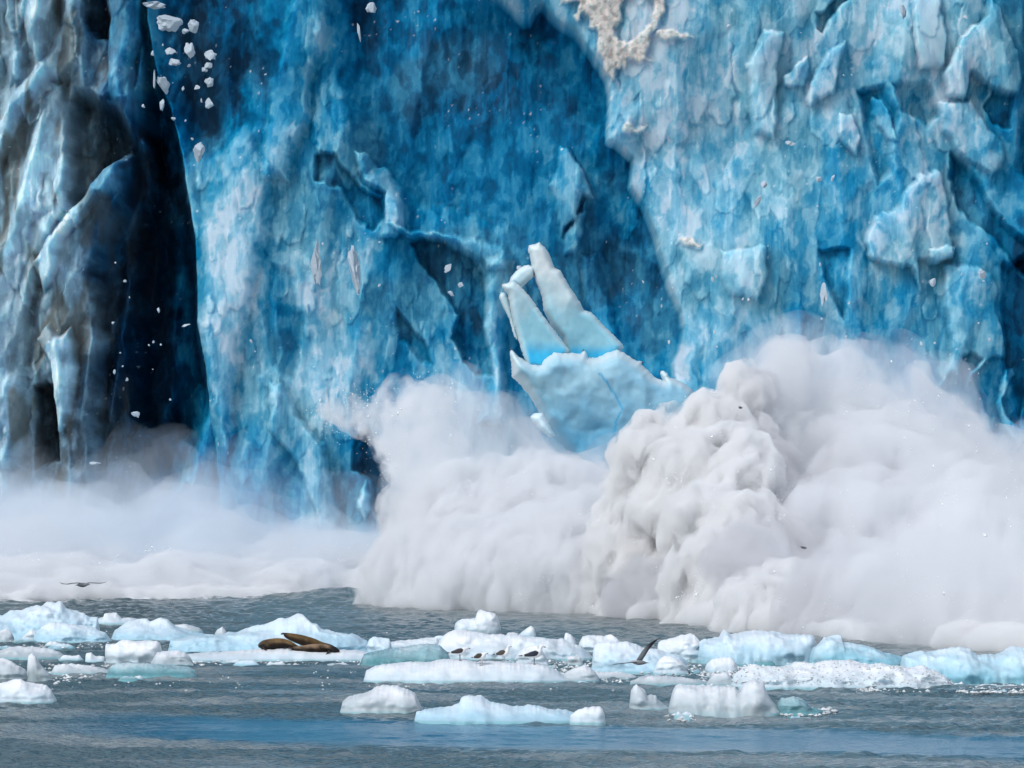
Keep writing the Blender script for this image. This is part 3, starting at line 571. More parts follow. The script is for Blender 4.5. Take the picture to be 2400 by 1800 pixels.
solid("ice_spire", Z4([(205,350),(215,375),(245,410),(262,470),(272,540),(285,600),(315,700),(335,770),(380,890),(470,900),(600,880),(650,775),(600,710),(530,620),(470,540),(400,440),(340,370),(290,330),(262,335),(240,345)]),
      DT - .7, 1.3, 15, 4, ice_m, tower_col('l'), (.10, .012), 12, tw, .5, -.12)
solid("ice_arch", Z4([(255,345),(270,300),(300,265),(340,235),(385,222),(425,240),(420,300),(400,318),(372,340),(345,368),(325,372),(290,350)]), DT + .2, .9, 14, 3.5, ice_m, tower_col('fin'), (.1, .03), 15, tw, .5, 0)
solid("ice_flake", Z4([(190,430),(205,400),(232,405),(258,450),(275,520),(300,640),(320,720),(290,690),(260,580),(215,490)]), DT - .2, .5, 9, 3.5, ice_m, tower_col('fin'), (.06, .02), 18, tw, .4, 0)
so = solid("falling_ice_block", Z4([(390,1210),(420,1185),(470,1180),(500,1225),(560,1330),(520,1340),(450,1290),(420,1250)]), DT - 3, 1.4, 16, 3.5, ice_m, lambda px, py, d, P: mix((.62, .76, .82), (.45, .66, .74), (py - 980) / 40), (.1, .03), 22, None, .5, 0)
tag(so, "pale angular ice block tumbling just left of the tower base", "ice block")

# ------------------------------------------------------------ floating ice
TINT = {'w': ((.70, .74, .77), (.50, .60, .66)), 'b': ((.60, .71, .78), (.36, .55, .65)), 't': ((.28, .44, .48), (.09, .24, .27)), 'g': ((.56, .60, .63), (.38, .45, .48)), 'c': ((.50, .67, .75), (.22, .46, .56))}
floe_m = mat("floe_ice", rough=.34, attr='tint', spec=.4, sss=.3, sssr=(.45, .8, 1.0), ssss=.2, bump=(9, .22, .03), vary=(7, .05))
wet_m = mat("wet_ice", rough=.12, attr='tint', spec=.6, sss=.3, sssr=(.3, .8, 1.0), ssss=.15, bump=(16, .5, .03), vary=(9, .15))
FL = {}
def floe(label, pts, base, tint='w', T=None, seed=0, rough=1.0, flat=1.75, group=None, m=None, white=0.0, cat="ice floe", name="ice_floe"):
    pts = sorted(pts); xs = np.array([p[0] for p in pts], float); ys = np.array([p[1] for p in pts], float)
    if base - ys[0] > 14: xs = np.insert(xs, 0, xs[0] - .22 * min(base - ys[0], 40)); ys = np.insert(ys, 0, base - 4)
    if base - ys[-1] > 14: xs = np.append(xs, xs[-1] + .22 * min(base - ys[-1], 40)); ys = np.append(ys, base - 4)
    D0 = depth_of(base); wpx = xs[-1] - xs[0]; wm_ = wpx / F * D0
    if T is None: T = min(max(.24 * wm_, .22), 1.35)
    Dc = D0 + T * .92; nx = int(min(max(wpx / 1.6, 26), 330)); ny = 40 if wpx > 80 else 20
    px = np.linspace(xs[0], xs[-1], nx); top = np.interp(px, xs, ys)
    H = CH - (top - HY) / F * Dc + .012 * fbm2(px / 9, px * 0 + seed, 3, seed)
    e = np.minimum(px - xs[0], xs[-1] - px) / max(wpx, 1); H = np.maximum(H, .02)
    s_ = np.linspace(-1, 1, nx); t = np.linspace(-1, 1, ny); t = np.sign(t) * np.abs(t) ** .8
    S, Tt = np.meshgrid(s_, t); X = (px[None, :] - 1200) / F * Dc + S * 0
    wid = (np.clip(1 - np.abs(s_) ** 3.5, 0, 1) ** .5 * .8 + .2) * (1 + .08 * fbm2(px / 45, px * 0 + seed * 3.3, 2, seed + 1))
    Y = Dc + T * Tt * wid[None, :]
    pk = .2 + .1 * fbm2(px / 40, px * 0 + seed * 1.7, 2, seed + 2)[None, :]
    tt = np.clip(np.abs((Tt - pk) / np.where(Tt > pk, 1 - pk, 1 + pk)), 0, 1)
    prof = (1 - tt ** flat) ** 1.05
    hm = max(H.mean(), .05)
    fc = facet(X / (.55 * hm + .25), Y / (.7 * hm + .35), seed + 5); fc2 = facet(X / .22, Y / .3, seed + 9)
    nz = fbm2(X / .5, Y / .6, 3, seed + 3)
    pr = prof * (1 + rough * (.26 * fc + .08 * fc2 + .06 * nz)); pr = np.clip(pr, 0, None)
    mx = np.maximum(pr.max(0), .05); kw = max(3, nx // 7) | 1; mx = np.convolve(np.pad(mx, kw // 2, mode='edge'), np.ones(kw) / kw, mode='valid'); pr = pr / mx[None, :]
    kk = max(5, nx // 5) | 1; Hs = np.convolve(np.pad(H, kk // 2, mode='edge'), np.hanning(kk + 2)[1:-1] / np.hanning(kk + 2).sum(), mode='valid')
    bl = np.where(Tt < pk, ss(pr, .25, .95), 1.0); Zz = (Hs[None, :] * (1 - bl) + H[None, :] * bl) * pr
    dn = np.clip(1 - tt * 1.0, 0, 1); Zz = Zz + np.where(tt > .97, -.35, -.03 * (1 - np.clip(dn * 12, 0, 1)))
    Zz[:, 0] = np.minimum(Zz[:, 0], -.05) if H[0] < .06 else Zz[:, 0]; Zz[:, -1] = np.minimum(Zz[:, -1], -.05) if H[-1] < .06 else Zz[:, -1]
    q_ = np.stack([X, Y, Zz], -1).reshape(-1, 3); d_ = fbm3(q_ * np.array([1.7, 1.0, 3.2]) + seed, 3, seed + 11).reshape(X.shape); d2 = fbm3(q_ * np.array([5, 3, 9.]), 2, seed + 13).reshape(X.shape)
    front_ = ss(-Tt, -.2, .5) * rough
    Y = Y + front_ * (.34 * d_ + .07 * d2) * min(hm * 1.6, 1) + front_ * .22 * min(hm * 2, 1) * np.exp(-((Zz - .05) / .07) ** 2)
    P = np.stack([X, Y, Zz], -1)
    first = P[:, :1].copy(); first[..., 2] = -.4; last = P[:, -1:].copy(); last[..., 2] = -.4
    P = np.concatenate([first, P, last], 1)
    c = P.reshape(-1, 3).mean(0); c[2] = 0
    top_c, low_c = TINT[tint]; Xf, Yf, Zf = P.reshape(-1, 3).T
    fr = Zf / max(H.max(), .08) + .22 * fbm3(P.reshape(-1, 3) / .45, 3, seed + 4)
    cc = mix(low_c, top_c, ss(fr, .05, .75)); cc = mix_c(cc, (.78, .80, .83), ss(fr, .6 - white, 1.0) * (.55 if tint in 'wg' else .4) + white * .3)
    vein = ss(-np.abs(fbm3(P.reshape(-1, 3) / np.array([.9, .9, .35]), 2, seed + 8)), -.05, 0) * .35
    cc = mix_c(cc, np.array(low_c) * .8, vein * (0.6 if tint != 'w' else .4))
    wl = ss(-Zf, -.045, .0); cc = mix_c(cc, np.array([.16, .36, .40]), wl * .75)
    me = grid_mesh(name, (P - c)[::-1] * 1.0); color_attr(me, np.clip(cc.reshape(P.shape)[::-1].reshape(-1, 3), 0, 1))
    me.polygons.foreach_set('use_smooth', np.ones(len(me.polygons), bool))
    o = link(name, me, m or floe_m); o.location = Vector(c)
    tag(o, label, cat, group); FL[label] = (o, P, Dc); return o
A = floe
# left
A("long pale blue berg with a peaked left end, behind the other floes at far left", [(-90,1470),(-60,1452),(0,1443),(25,1432),(50,1428),(85,1419),(117,1411),(143,1412),(153,1424),(170,1430),(195,1437),(210,1448),(228,1446),(236,1500)], 1500, 'b', 1.5, 1, .8)
A("row of small white blocks between the peaked berg and the blue dome", [(222,1452),(242,1446),(245,1437),(272,1436),(284,1449),(305,1447),(330,1453),(342,1461)], 1462, 'w', .8, 2)
A("smooth blue dome shaped floe left of the seals' floe", [(262,1494),(268,1478),(285,1465),(300,1456),(322,1451),(342,1451),(352,1455),(378,1448),(392,1452),(408,1466),(440,1478),(490,1488),(505,1500)], 1503, 'b', 1.3, 3, .7)
A("low grey ice lump behind the blue dome floe", [(400,1474),(410,1465),(432,1462),(455,1468),(468,1472),(476,1480)], 1482, 'g', .5, 4)
A("pale blue slab lying in front of the peaked berg", [(80,1487),(100,1466),(118,1457),(140,1460),(180,1464),(215,1471),(245,1482),(262,1502)], 1507, 'b', .8, 5, .8)
A("small rounded white lump at the left frame edge under the peaked berg", [(-14,1490),(0,1477),(15,1473),(25,1480),(31,1491),(34,1500)], 1503, 'g', .3, 6)
A("small pale pyramid of ice standing before the peaked berg", [(50,1496),(62,1484),(74,1474),(84,1481),(91,1489),(92,1500)], 1501, 'w', .3, 7)
A("flat pale floe with a tapering right end at far left", [(-30,1530),(0,1524),(28,1515),(60,1516),(87,1517),(120,1521),(135,1526),(150,1534),(161,1542)], 1543, 'g', .8, 8)
A("squared ice block with a bright white saddle top", [(246,1552),(247,1511),(271,1508),(280,1502),(290,1499),(325,1503),(350,1501),(368,1502),(374,1506),(378,1522),(381,1552)], 1555, 'w', .7, 9, .5, 4, white=.35)
A("small notched block just left of the white saddle topped block", [(199,1550),(201,1530),(214,1530),(220,1536),(230,1540),(238,1537),(246,1540)], 1552, 'w', .3, 10)
A("translucent grey wedge just right of the white saddle topped block", [(352,1556),(362,1538),(369,1528),(390,1526),(412,1524),(432,1529),(445,1540),(455,1558)], 1560, 'g', .5, 11)
A("teal wet slab half sunk below the white saddle topped block", [(248,1582),(260,1560),(275,1553),(310,1553),(358,1555),(400,1560),(440,1562),(457,1570),(462,1584)], 1586, 't', .6, 12, .5, m=wet_m)
A("low grey ledge of ice left of the teal slab", [(118,1578),(128,1560),(152,1555),(175,1557),(195,1558),(225,1562),(262,1572),(268,1579)], 1580, 'g', .5, 13)
A("grey hump with a white cap at the left frame edge beside the tusk", [(-40,1560),(-10,1543),(8,1543),(26,1548),(30,1554),(45,1560),(58,1570),(70,1590)], 1596, 'g', .6, 14)
A("upright grey tusk of ice", [(62,1594),(64,1560),(66,1538),(75,1530),(84,1538),(90,1550),(102,1567),(114,1578),(125,1596)], 1598, 'g', .25, 15, .6, 3)
A("bright white floe nearest the camera at the left frame edge", [(-60,1620),(-30,1606),(0,1601),(20,1596),(39,1591),(57,1593),(68,1599),(80,1603),(108,1606),(118,1616),(126,1630),(133,1642)], 1648, 'w', .7, 16, .8, white=.2)
# the seals' floe and the middle
A("small grey pyramid of ice behind the seals' floe", [(502,1486),(510,1475),(521,1469),(528,1476),(534,1488)], 1490, 'g', .3, 17)
A("peaked pale blue berg rising right behind the seals", [(400,1500),(450,1490),(480,1488),(520,1486),(554,1482),(570,1474),(588,1469),(620,1463),(654,1450),(676,1448),(695,1441),(710,1444),(722,1451),(740,1461),(753,1474),(780,1480),(805,1484),(832,1486),(845,1495),(858,1500),(872,1514),(884,1524)], 1530, 'b', 1.5, 18, .7)
SEALF = A("low white floe the seals lie on", [(380,1545),(410,1534),(470,1530),(560,1524),(600,1521),(640,1517),(700,1516),(760,1519),(790,1523),(830,1524),(860,1528),(885,1536)], 1549, 'w', 1.2, 19, .35, 3.5)
A("rounded pale block between the seals' floe and the teal floe", [(858,1516),(864,1500),(875,1492),(890,1494),(912,1497),(917,1508),(919,1526)], 1530, 'b', .5, 20)
A("long teal translucent floe behind the gulls at left", [(842,1560),(847,1545),(853,1533),(881,1525),(920,1520),(960,1514),(1000,1508),(1030,1512),(1050,1530),(1062,1556)], 1562, 't', .9, 21, .5, m=wet_m)
A("thin white ledge behind the long teal floe", [(884,1518),(900,1508),(930,1502),(960,1500),(1000,1495),(1023,1494),(1034,1508)], 1519, 'w', .6, 22)
A("tall white stack of ice with a rounded tower, farthest back in the middle", [(1064,1484),(1066,1462),(1072,1456),(1082,1451),(1114,1449),(1117,1438),(1121,1432),(1129,1428),(1140,1434),(1150,1435),(1160,1437),(1168,1450),(1172,1465),(1174,1486)], 1488, 'w', .7, 23, .5, 3)
A("long white ridge of ice running behind the gulls", [(1024,1512),(1035,1495),(1053,1481),(1070,1477),(1090,1477),(1110,1482),(1125,1484),(1173,1487),(1210,1490),(1264,1494),(1318,1498),(1338,1508),(1360,1515),(1380,1528),(1388,1540),(1394,1548)], 1546, 'w', 1.3, 24, .7)
A("small pointed white peak behind the long white ridge", [(1212,1490),(1222,1482),(1234,1473),(1244,1467),(1252,1472),(1257,1490)], 1492, 'w', .35, 25)
A("little white hump left of the small pointed peak", [(1182,1492),(1190,1484),(1200,1482),(1212,1484),(1220,1492)], 1493, 'g', .3, 26)
A("curved white spire on the right end of the long ridge", [(1316,1510),(1322,1496),(1324,1486),(1328,1483),(1338,1487),(1345,1495),(1352,1508)], 1512, 'w', .3, 27, .5)
A("broken white block with stepped top behind the two left gulls", [(1034,1540),(1038,1524),(1047,1511),(1062,1498),(1077,1491),(1090,1494),(1103,1497),(1108,1506),(1125,1509),(1140,1512),(1166,1522),(1190,1527),(1212,1538)], 1542, 'g', .8, 28)
A("white wedge leaning behind the rightmost standing gull", [(1206,1548),(1215,1529),(1229,1518),(1245,1514),(1259,1513),(1268,1519),(1274,1530),(1282,1544),(1289,1558)], 1560, 'w', .5, 29)
A("small low white block right of the leaning wedge", [(1328,1556),(1331,1540),(1340,1537),(1357,1539),(1363,1546),(1368,1558)], 1560, 'g', .25, 30)
GULLF = A("smooth white floe the four gulls stand on", [(858,1572),(880,1561),(914,1555),(960,1552),(1010,1551),(1030,1547),(1047,1546),(1095,1545),(1112,1551),(1155,1551),(1200,1553),(1260,1554),(1275,1557),(1286,1561),(1300,1569),(1316,1580),(1332,1590),(1346,1598)], 1599, 'w', 1.1, 31, .3, 2.6, white=.25)
A("grey slab touching the right tip of the gulls' floe", [(1314,1590),(1325,1576),(1342,1567),(1358,1562),(1372,1559),(1384,1566),(1394,1574),(1402,1584),(1406,1594)], 1597, 'g', .4, 32)
A("low pale ledge right of the grey slab", [(1390,1588),(1396,1577),(1420,1575),(1450,1574),(1480,1580),(1500,1590)], 1592, 'g', .5, 33)
# right of the middle
A("white block with a flat top behind the flying gull", [(1354,1520),(1358,1505),(1366,1491),(1376,1489),(1400,1490),(1416,1491),(1433,1487),(1445,1495),(1453,1504),(1460,1520)], 1530, 'w', .7, 34)
A("large rounded white floe behind the flying gull", [(1388,1560),(1390,1525),(1394,1514),(1403,1506),(1440,1505),(1470,1504),(1490,1510),(1512,1519),(1542,1522),(1555,1527),(1575,1533),(1592,1535),(1604,1543),(1610,1555),(1614,1572)], 1577, 'b', 1.0, 35, .6, white=.25)
A("knobbly white mound right of the flying gull", [(1540,1530),(1543,1508),(1550,1502),(1560,1499),(1580,1495),(1596,1489),(1605,1487),(1618,1486),(1628,1488),(1637,1498),(1643,1508),(1645,1530)], 1549, 'w', .8, 36)
A("small white gabled block beside the long blue slab", [(1630,1538),(1636,1520),(1641,1507),(1655,1506),(1662,1509),(1675,1522),(1686,1538)], 1543, 'w', .4, 37)
A("long straight topped pale blue slab with a horn at its left end", [(1640,1506),(1650,1498),(1675,1496),(1688,1494),(1692,1484),(1697,1477),(1703,1478),(1714,1487),(1744,1482),(1774,1478),(1810,1480),(1852,1488),(1880,1488),(1900,1486),(1908,1490),(1912,1505),(1915,1540)], 1551, 'b', 1.3, 38, .5, 3.2)
A("bright white boulder of ice below the long blue slab", [(1652,1566),(1658,1554),(1670,1545),(1690,1541),(1710,1540),(1720,1546),(1727,1556),(1730,1570)], 1575, 'w', .5, 39, .7, white=.3)
A("curved white floe low in front of the rounded floe", [(1530,1576),(1545,1545),(1560,1537),(1580,1540),(1600,1552),(1610,1562),(1615,1574)], 1580, 'w', .4, 40)
A("low triangular peak of grey ice above the squared berg", [(1655,1602),(1668,1586),(1675,1580),(1690,1577),(1704,1576),(1712,1586),(1724,1594),(1738,1604)], 1607, 'g', .4, 41)
A("low flat grey floe left of the triangular peak", [(1476,1598),(1500,1587),(1522,1581),(1545,1583),(1570,1585),(1610,1589),(1640,1594),(1668,1602)], 1605, 'g', .6, 42)
A("pebbly white mound of broken ice, widest on the right", [(1720,1580),(1745,1566),(1770,1559),(1800,1563),(1830,1560),(1850,1557),(1885,1553),(1920,1551),(1963,1548),(2000,1551),(2030,1554),(2070,1557),(2115,1561),(2150,1566),(2165,1560),(2174,1566),(2190,1571),(2210,1581),(2224,1594),(2237,1610)], 1614, 'w', 1.3, 43, 1.0, white=.2)
A("pale blue berg with a bright white cap at its left end", [(1902,1530),(1908,1516),(1920,1509),(1933,1494),(1950,1490),(1963,1489),(1974,1491),(1977,1505),(2000,1508),(2029,1513),(2050,1520),(2072,1529),(2095,1534),(2118,1540),(2124,1556)], 1560, 'c', 1.2, 44, .6, 3)
A("big glassy blue berg at the right frame edge", [(2112,1560),(2118,1537),(2137,1533),(2159,1525),(2187,1529),(2210,1523),(2235,1515),(2255,1515),(2272,1518),(2282,1530),(2290,1537),(2310,1533),(2332,1535),(2355,1528),(2372,1517),(2400,1517),(2450,1524),(2520,1545)], 1606, 'c', 1.35, 45, .6, 3.2)
# front row
A("rounded white berg, left end of the front row", [(800,1658),(802,1645),(814,1634),(835,1628),(860,1623),(872,1616),(881,1610),(900,1607),(925,1606),(943,1611),(960,1617),(972,1624),(977,1636),(985,1652),(994,1666)], 1673, 'g', .7, 46, .6, 3, white=.15)
A("long low teal tinged floe with a white hump, middle of the front row", [(976,1668),(1000,1661),(1047,1658),(1065,1652),(1077,1646),(1080,1636),(1088,1631),(1100,1629),(1127,1630),(1138,1638),(1150,1645),(1177,1650),(1195,1655),(1220,1656),(1245,1653),(1264,1654),(1278,1659),(1290,1663),(1307,1661),(1325,1664),(1345,1670),(1362,1680),(1378,1692)], 1694, 'b', .8, 47, .6)
A("white knob of ice at the right end of the long low front floe", [(1338,1676),(1348,1667),(1364,1660),(1385,1657),(1407,1656),(1413,1662),(1417,1676),(1420,1692)], 1696, 'w', .3, 48, .6, 3)
A("two humped small floe left of the squared front berg", [(1474,1656),(1477,1635),(1479,1619),(1485,1608),(1491,1603),(1500,1610),(1512,1618),(1516,1630),(1526,1629),(1537,1630),(1544,1640),(1556,1652),(1574,1662)], 1664, 'g', .5, 49)
A("squared white berg with a raised right shoulder in the front row", [(1566,1668),(1572,1640),(1578,1618),(1584,1609),(1592,1604),(1605,1606),(1640,1607),(1680,1607),(1720,1608),(1726,1614),(1732,1619),(1738,1610),(1745,1602),(1761,1594),(1775,1593),(1787,1595),(1792,1606),(1797,1620),(1804,1634),(1813,1646),(1824,1660),(1834,1672)], 1676, 'g', .9, 50, .45, 3.4, white=.12)
A("clear wet lump of ice right of the squared front berg", [(1816,1668),(1824,1645),(1832,1636),(1846,1635),(1861,1632),(1876,1636),(1888,1643),(1898,1656),(1920,1662),(1944,1672)], 1675, 't', .5, 51, 1.3, m=wet_m)
rs = np.random.RandomState(55); n_ = 0
for x0, x1, y0, y1, n in [(0,120,1500,1520,3),(90,240,1505,1548,5),(120,520,1540,1560,6),(440,600,1545,1562,4),(900,1060,1560,1568,2),(1180,1400,1540,1590,10),(1280,1480,1585,1606,5),(1540,1760,1562,1600,9),(1760,1960,1545,1562,5),(2230,2420,1606,1622,7),(1000,1260,1496,1510,5),(560,860,1556,1566,4),(1060,1110,1660,1700,1),(1600,1900,1672,1690,4),(280,360,1588,1600,2)]:
    for _ in range(n):
        xx = rs.uniform(x0, x1); yy = rs.uniform(y0, y1); w_ = rs.uniform(9, 34); h_ = w_ * rs.uniform(.22, .6)
        floe("small loose piece of ice drifting between the big floes", [(xx - w_, yy - 1)] + [(xx - w_ + 2 * w_ * q, yy - h_ * rs.uniform(.5, 1)) for q in (.2, .4, .6, .8)] + [(xx + w_, yy - 1)], yy, 'wgbt'[rs.randint(0, 4)], None, 300 + n_, 1.0, group="small loose ice pieces", name="ice_piece"); n_ += 1
# loose crumbs of brash between the floes
rs = np.random.RandomState(5); co = []; tri = []; cc = []
def crumb(x, y, z, r):
    b = len(co); k = 7; a0 = rs.rand() * 6
    top = np.array([x, y, z + r * rs.uniform(.5, 1.1)]); bot = np.array([x, y, z - r])
    ring = [np.array([x + r * math.cos(a0 + 6.283 * i / k) * rs.uniform(.7, 1.5), y + r * math.sin(a0 + 6.283 * i / k) * rs.uniform(.7, 1.3), z + r * rs.uniform(-.25, .3)]) for i in range(k)]
    co.extend([top, bot] + ring); g = rs.uniform(.42, .8); cc.extend([(g * .93, g * .98, g)] * (k + 2))
    for i in range(k): tri.append((b, b + 2 + i, b + 2 + (i + 1) % k)); tri.append((b + 1, b + 2 + (i + 1) % k, b + 2 + i))
def patch(px0, px1, py0, py1, n, r=(.012, .05)):
    for _ in range(n):
        py = rs.uniform(py0, py1); D = depth_of(py); px = rs.uniform(px0, px1); r_ = rs.uniform(*r) ** 1.0
        crumb((px - 1200) / F * D, D, .005, r_)
for a in [(0,260,1496,1520,120),(100,260,1555,1590,70),(120,200,1588,1604,40),(400,900,1540,1560,200),(1180,1400,1548,1580,260),(1380,1720,1560,1600,330),(1640,1960,1575,1612,700,(.012,.04)),(2000,2260,1600,1622,300),(2250,2420,1606,1625,260),(1700,1760,1560,1590,100),(0,2400,1480,1620,420,(.01,.03)),(1560,1640,1672,1690,30),(440,480,1540,1560,40),(2200,2260,1590,1615,120),(1830,1960,1660,1678,70)]: patch(*a)
o_, P_, Dc_ = FL["pebbly white mound of broken ice, widest on the right"]
Q = P_[3:24, 3:-3].reshape(-1, 3)
for i in rs.choice(len(Q), 600): 
    if Q[i, 2] > .0: crumb(Q[i, 0] + rs.normal() * .02, Q[i, 1] - .01, Q[i, 2], rs.uniform(.010, .026))
me = fill(bpy.data.meshes.new("brash_ice"), np.array(co), np.array(tri), False); color_attr(me, np.array(cc))
br = link("brash_ice", me, mat("crumb_ice", rough=.2, attr='tint', spec=.6)); br['kind'] = 'stuff'; br['label'] = "glittering crumbs of broken ice drifting between the floes"

# ------------------------------------------------------------ ice chunks falling in front of the wall
chunk_m = mat("chunk_ice", rough=.45, color=(.40, .47, .53), spec=.3, vary=(6, .15), sss=.3, sssr=(.4, .8, 1), ssss=.1)
dark_m = mat("dirty_chunk", rough=.6, color=(.08, .08, .08))
def chunk(px, py, w, h, label, seed, D=228.0, m=None, group=None, name="falling_ice_chunk"):
    bm = bmesh.new(); bmesh.ops.create_icosphere(bm, subdivisions=3, radius=1.0); k = D / F
    co = np.array([v.co for v in bm.verts], np.float32); q = co * 1.3 + seed * 3.7
    r = 1 + .5 * pn3(q, seed) + .45 * pn3(q * 2.4, seed + 1)
    rs_ = np.random.RandomState(seed); co = co * r[:, None]
    for _ in range(7):                                            # shear off flat faces
        d = rs_.normal(size=3); d /= np.linalg.norm(d); o_ = rs_.uniform(.45, .8); s = co @ d; co = co - np.maximum(s - o_, 0)[:, None] * d
    co *= np.array([w / 2 * k, (w + h) / 5 * k, h / 2 * k]) * 1.25
    a = rs_.uniform(-.5, .5); ca, sa = math.cos(a), math.sin(a); co = np.stack([co[:, 0] * ca - co[:, 2] * sa * (w / h if h > 2 * w else 1), co[:, 1], co[:, 0] * sa * (1 if h < 2 * w else .3) + co[:, 2] * ca], 1)
    for v, c in zip(bm.verts, co): v.co = c
    me = bpy.data.meshes.new(name); bm.to_mesh(me); bm.free()
    o = link(name, me, m or chunk_m); o.location = at(px, py, D); tag(o, label, "ice chunk", group); return o
GA1 = "ice chunks falling down the deep blue hollow"; GA2 = "ice splinters falling along the glacier face"
for i, (px, py, w, h, lb) in enumerate([
  (395,52,52,32,"largest ragged white ice chunk falling in the deep blue hollow"), (457,62,24,24,"rounded white ice chunk right of the largest falling one"),
  (433,71,17,12,"small grey ice chunk between the two top falling chunks"), (364,10,42,20,"white wedge of ice at the top frame edge above the largest falling chunk"),
  (400,120,18,15,"pale ice chunk falling below the largest one"), (445,117,24,28,"blocky white ice chunk in the middle of the falling cluster"),
  (408,146,26,13,"flat slanted ice plate falling under the cluster"), (490,130,24,20,"glinting ice chunk at the right of the falling cluster"),
  (488,154,15,13,"smaller chunk just under the glinting one"), (480,163,11,9,"tiny chunk lowest in the right hand pair"),
  (462,205,13,13,"faint small ice chunk falling in the deep blue hollow, left of its twin"), (492,194,15,19,"faint small ice chunk falling in the deep blue hollow, right of its twin"),
  (492,244,18,24,"hollow looking ice chunk falling low in the deep blue hollow"), (385,200,24,42,"upright white ice shard beside the dark buttress edge"),
  (380,245,12,30,"thin forked splinter under the upright white shard"), (361,185,5,34,"needle of ice sliding down the buttress edge"),
  (406,278,10,7,"tiny white crumb beneath the thin forked splinter"), (466,352,24,44,"curled pale ice chunk falling alone above the middle wall"),
  (872,17,20,26,"white hooked ice chunk near the top of the blue hollow"), (842,76,8,38,"slender pale sliver falling below the hooked chunk"),
  (740,612,24,80,"tall narrow white ice flake falling, the left of two"), (832,640,26,96,"tall narrow white ice flake falling, the longer right one"),
  (1931,684,17,46,"white elongated ice chunk falling above the big plume"), (1853,336,20,14,"small white block lodged on the right slab"),
  (1918,420,12,14,"small white ice crumb on the right slab, beside the hanging flakes"), (1777,470,13,24,"pale upright crumb on the left part of the right slab"),
  (1792,430,15,14,"pale pointed crumb above the upright one on the right slab"), (2303,645,16,20,"white ice crumb high in the dark blue right edge hollow"),
  (2185,662,12,16,"small white crumb beside the bone shaped flake"), (2118,26,12,30,"white streaked edge of a flake at the top right"),
  (2262,40,12,8,"glinting ice tip at the top right corner flake"), (978,925,9,9,"bright crumb above the white spray jet"),
  (1216,628,10,8,"tiny white crumb just behind the arch of the tower"), (1052,628,14,20,"thin curled ice chip in the dark arch left of the tower"),
  (1081,668,13,9,"small white chip in the dark arch, the upper of two"), (1056,688,12,8,"small white chip in the dark arch, the lower of two"),
  (222,1086,24,6,"thin white splinter above the left mist bank"), (318,970,14,14,"faint round chunk low in the black cave"),
  (437,762,16,5,"flat splinter at the right edge of the black cave"), (2152,1018,10,7,"bright white ice crumb flung over the big plume")]):
    chunk(px, py, w, h, lb, 200 + i, 186.0 - 3 if py > 1000 and px > 2000 else (212.0 if px == 222 else 229.5), group=GA1 if px < 540 and py < 300 else None)
chunk(1735, 955, 9, 5, "tiny dark speck of debris flung in front of the bright spray head", 301, 165.0, dark_m); chunk(1884, 1283, 12, 5, "flat dark scrap of debris in front of the grey spray", 302, 158.0, dark_m)
rs = np.random.RandomState(9); n_ = 0
for (x0, x1, y0, y1, n) in [(330,480,60,330,10),(260,460,600,1020,14),(560,900,420,900,9),(1640,2380,560,900,22),(1700,2350,60,520,10),(1500,1760,600,880,6),(980,1300,880,1080,10)]:
    for _ in range(n):
        s = rs.uniform(2.5, 6.5); chunk(rs.uniform(x0, x1), rs.uniform(y0, y1), s, s * rs.uniform(.6, 2.0), "tiny white ice fragment falling in front of the glacier face", 400 + n_, 231.0, group="tiny ice fragments falling along the face", name="falling_ice_fragment"); n_ += 1

# ------------------------------------------------------------ animals
def loft(name, rings, m, parent=None, seg=14, colf=None, up=(0, 0, 1), cap=True):
    """rings: (x, y, z, half width, half height); skin follows the line through the centres"""
    R_ = np.array(rings, float); n = len(R_); t_ = np.linspace(0, n - 1, (n - 1) * 3 + 1); i0 = np.minimum(t_.astype(int), n - 2); f = t_ - i0
    def cr(a, b, c, d, f): return .5 * ((2 * b) + (-a + c) * f + (2 * a - 5 * b + 4 * c - d) * f * f + (-a + 3 * b - 3 * c + d) * f ** 3)
    g = lambda i: R_[np.clip(i, 0, n - 1)]
    Q = cr(g(i0 - 1), g(i0), g(i0 + 1), g(i0 + 2), f[:, None]); Q[:, 3:] = np.maximum(Q[:, 3:], .0008)
    ctr = Q[:, :3]; tan = np.gradient(ctr, axis=0); tan /= np.linalg.norm(tan, axis=1)[:, None] + 1e-9
    side = np.cross(np.array(up)[None, :], tan); side /= np.linalg.norm(side, axis=1)[:, None] + 1e-9; nrm = np.cross(tan, side)
    a = np.linspace(0, 2 * np.pi, seg, endpoint=False)
    P = ctr[:, None] + side[:, None] * (np.cos(a)[None, :, None] * Q[:, 3][:, None, None]) + nrm[:, None] * (np.sin(a)[None, :, None] * Q[:, 4][:, None, None])
    k = len(ctr); co = P.reshape(-1, 3); bm = bmesh.new(); vs = [bm.verts.new(c) for c in co]
    for i in range(k - 1):
        for j in range(seg): bm.faces.new([vs[i * seg + j], vs[i * seg + (j + 1) % seg], vs[(i + 1) * seg + (j + 1) % seg], vs[(i + 1) * seg + j]])
    bm.faces.new(vs[:seg][::-1]); bm.faces.new(vs[-seg:])
    for fc in bm.faces: fc.smooth = True
    bmesh.ops.recalc_face_normals(bm, faces=bm.faces[:]); me = bpy.data.meshes.new(name); bm.to_mesh(me); bm.free()
    if colf is not None: color_attr(me, np.clip(colf(np.array([tuple(v.co) for v in me.vertices])), 0, 1))
    return link(name, me, m, parent)
feather = mat("feathers", rough=.7, attr='tint', spec=.2); grey_w = mat("wing_feathers", rough=.7, attr='tint', spec=.2)
beak_m = mat("beak_dark", rough=.4, color=(.05, .045, .03)); leg_m = mat("leg_skin", rough=.5, color=(.10, .085, .07)); eye_m = mat("eye_dark", rough=.1, color=(.01, .01, .01))
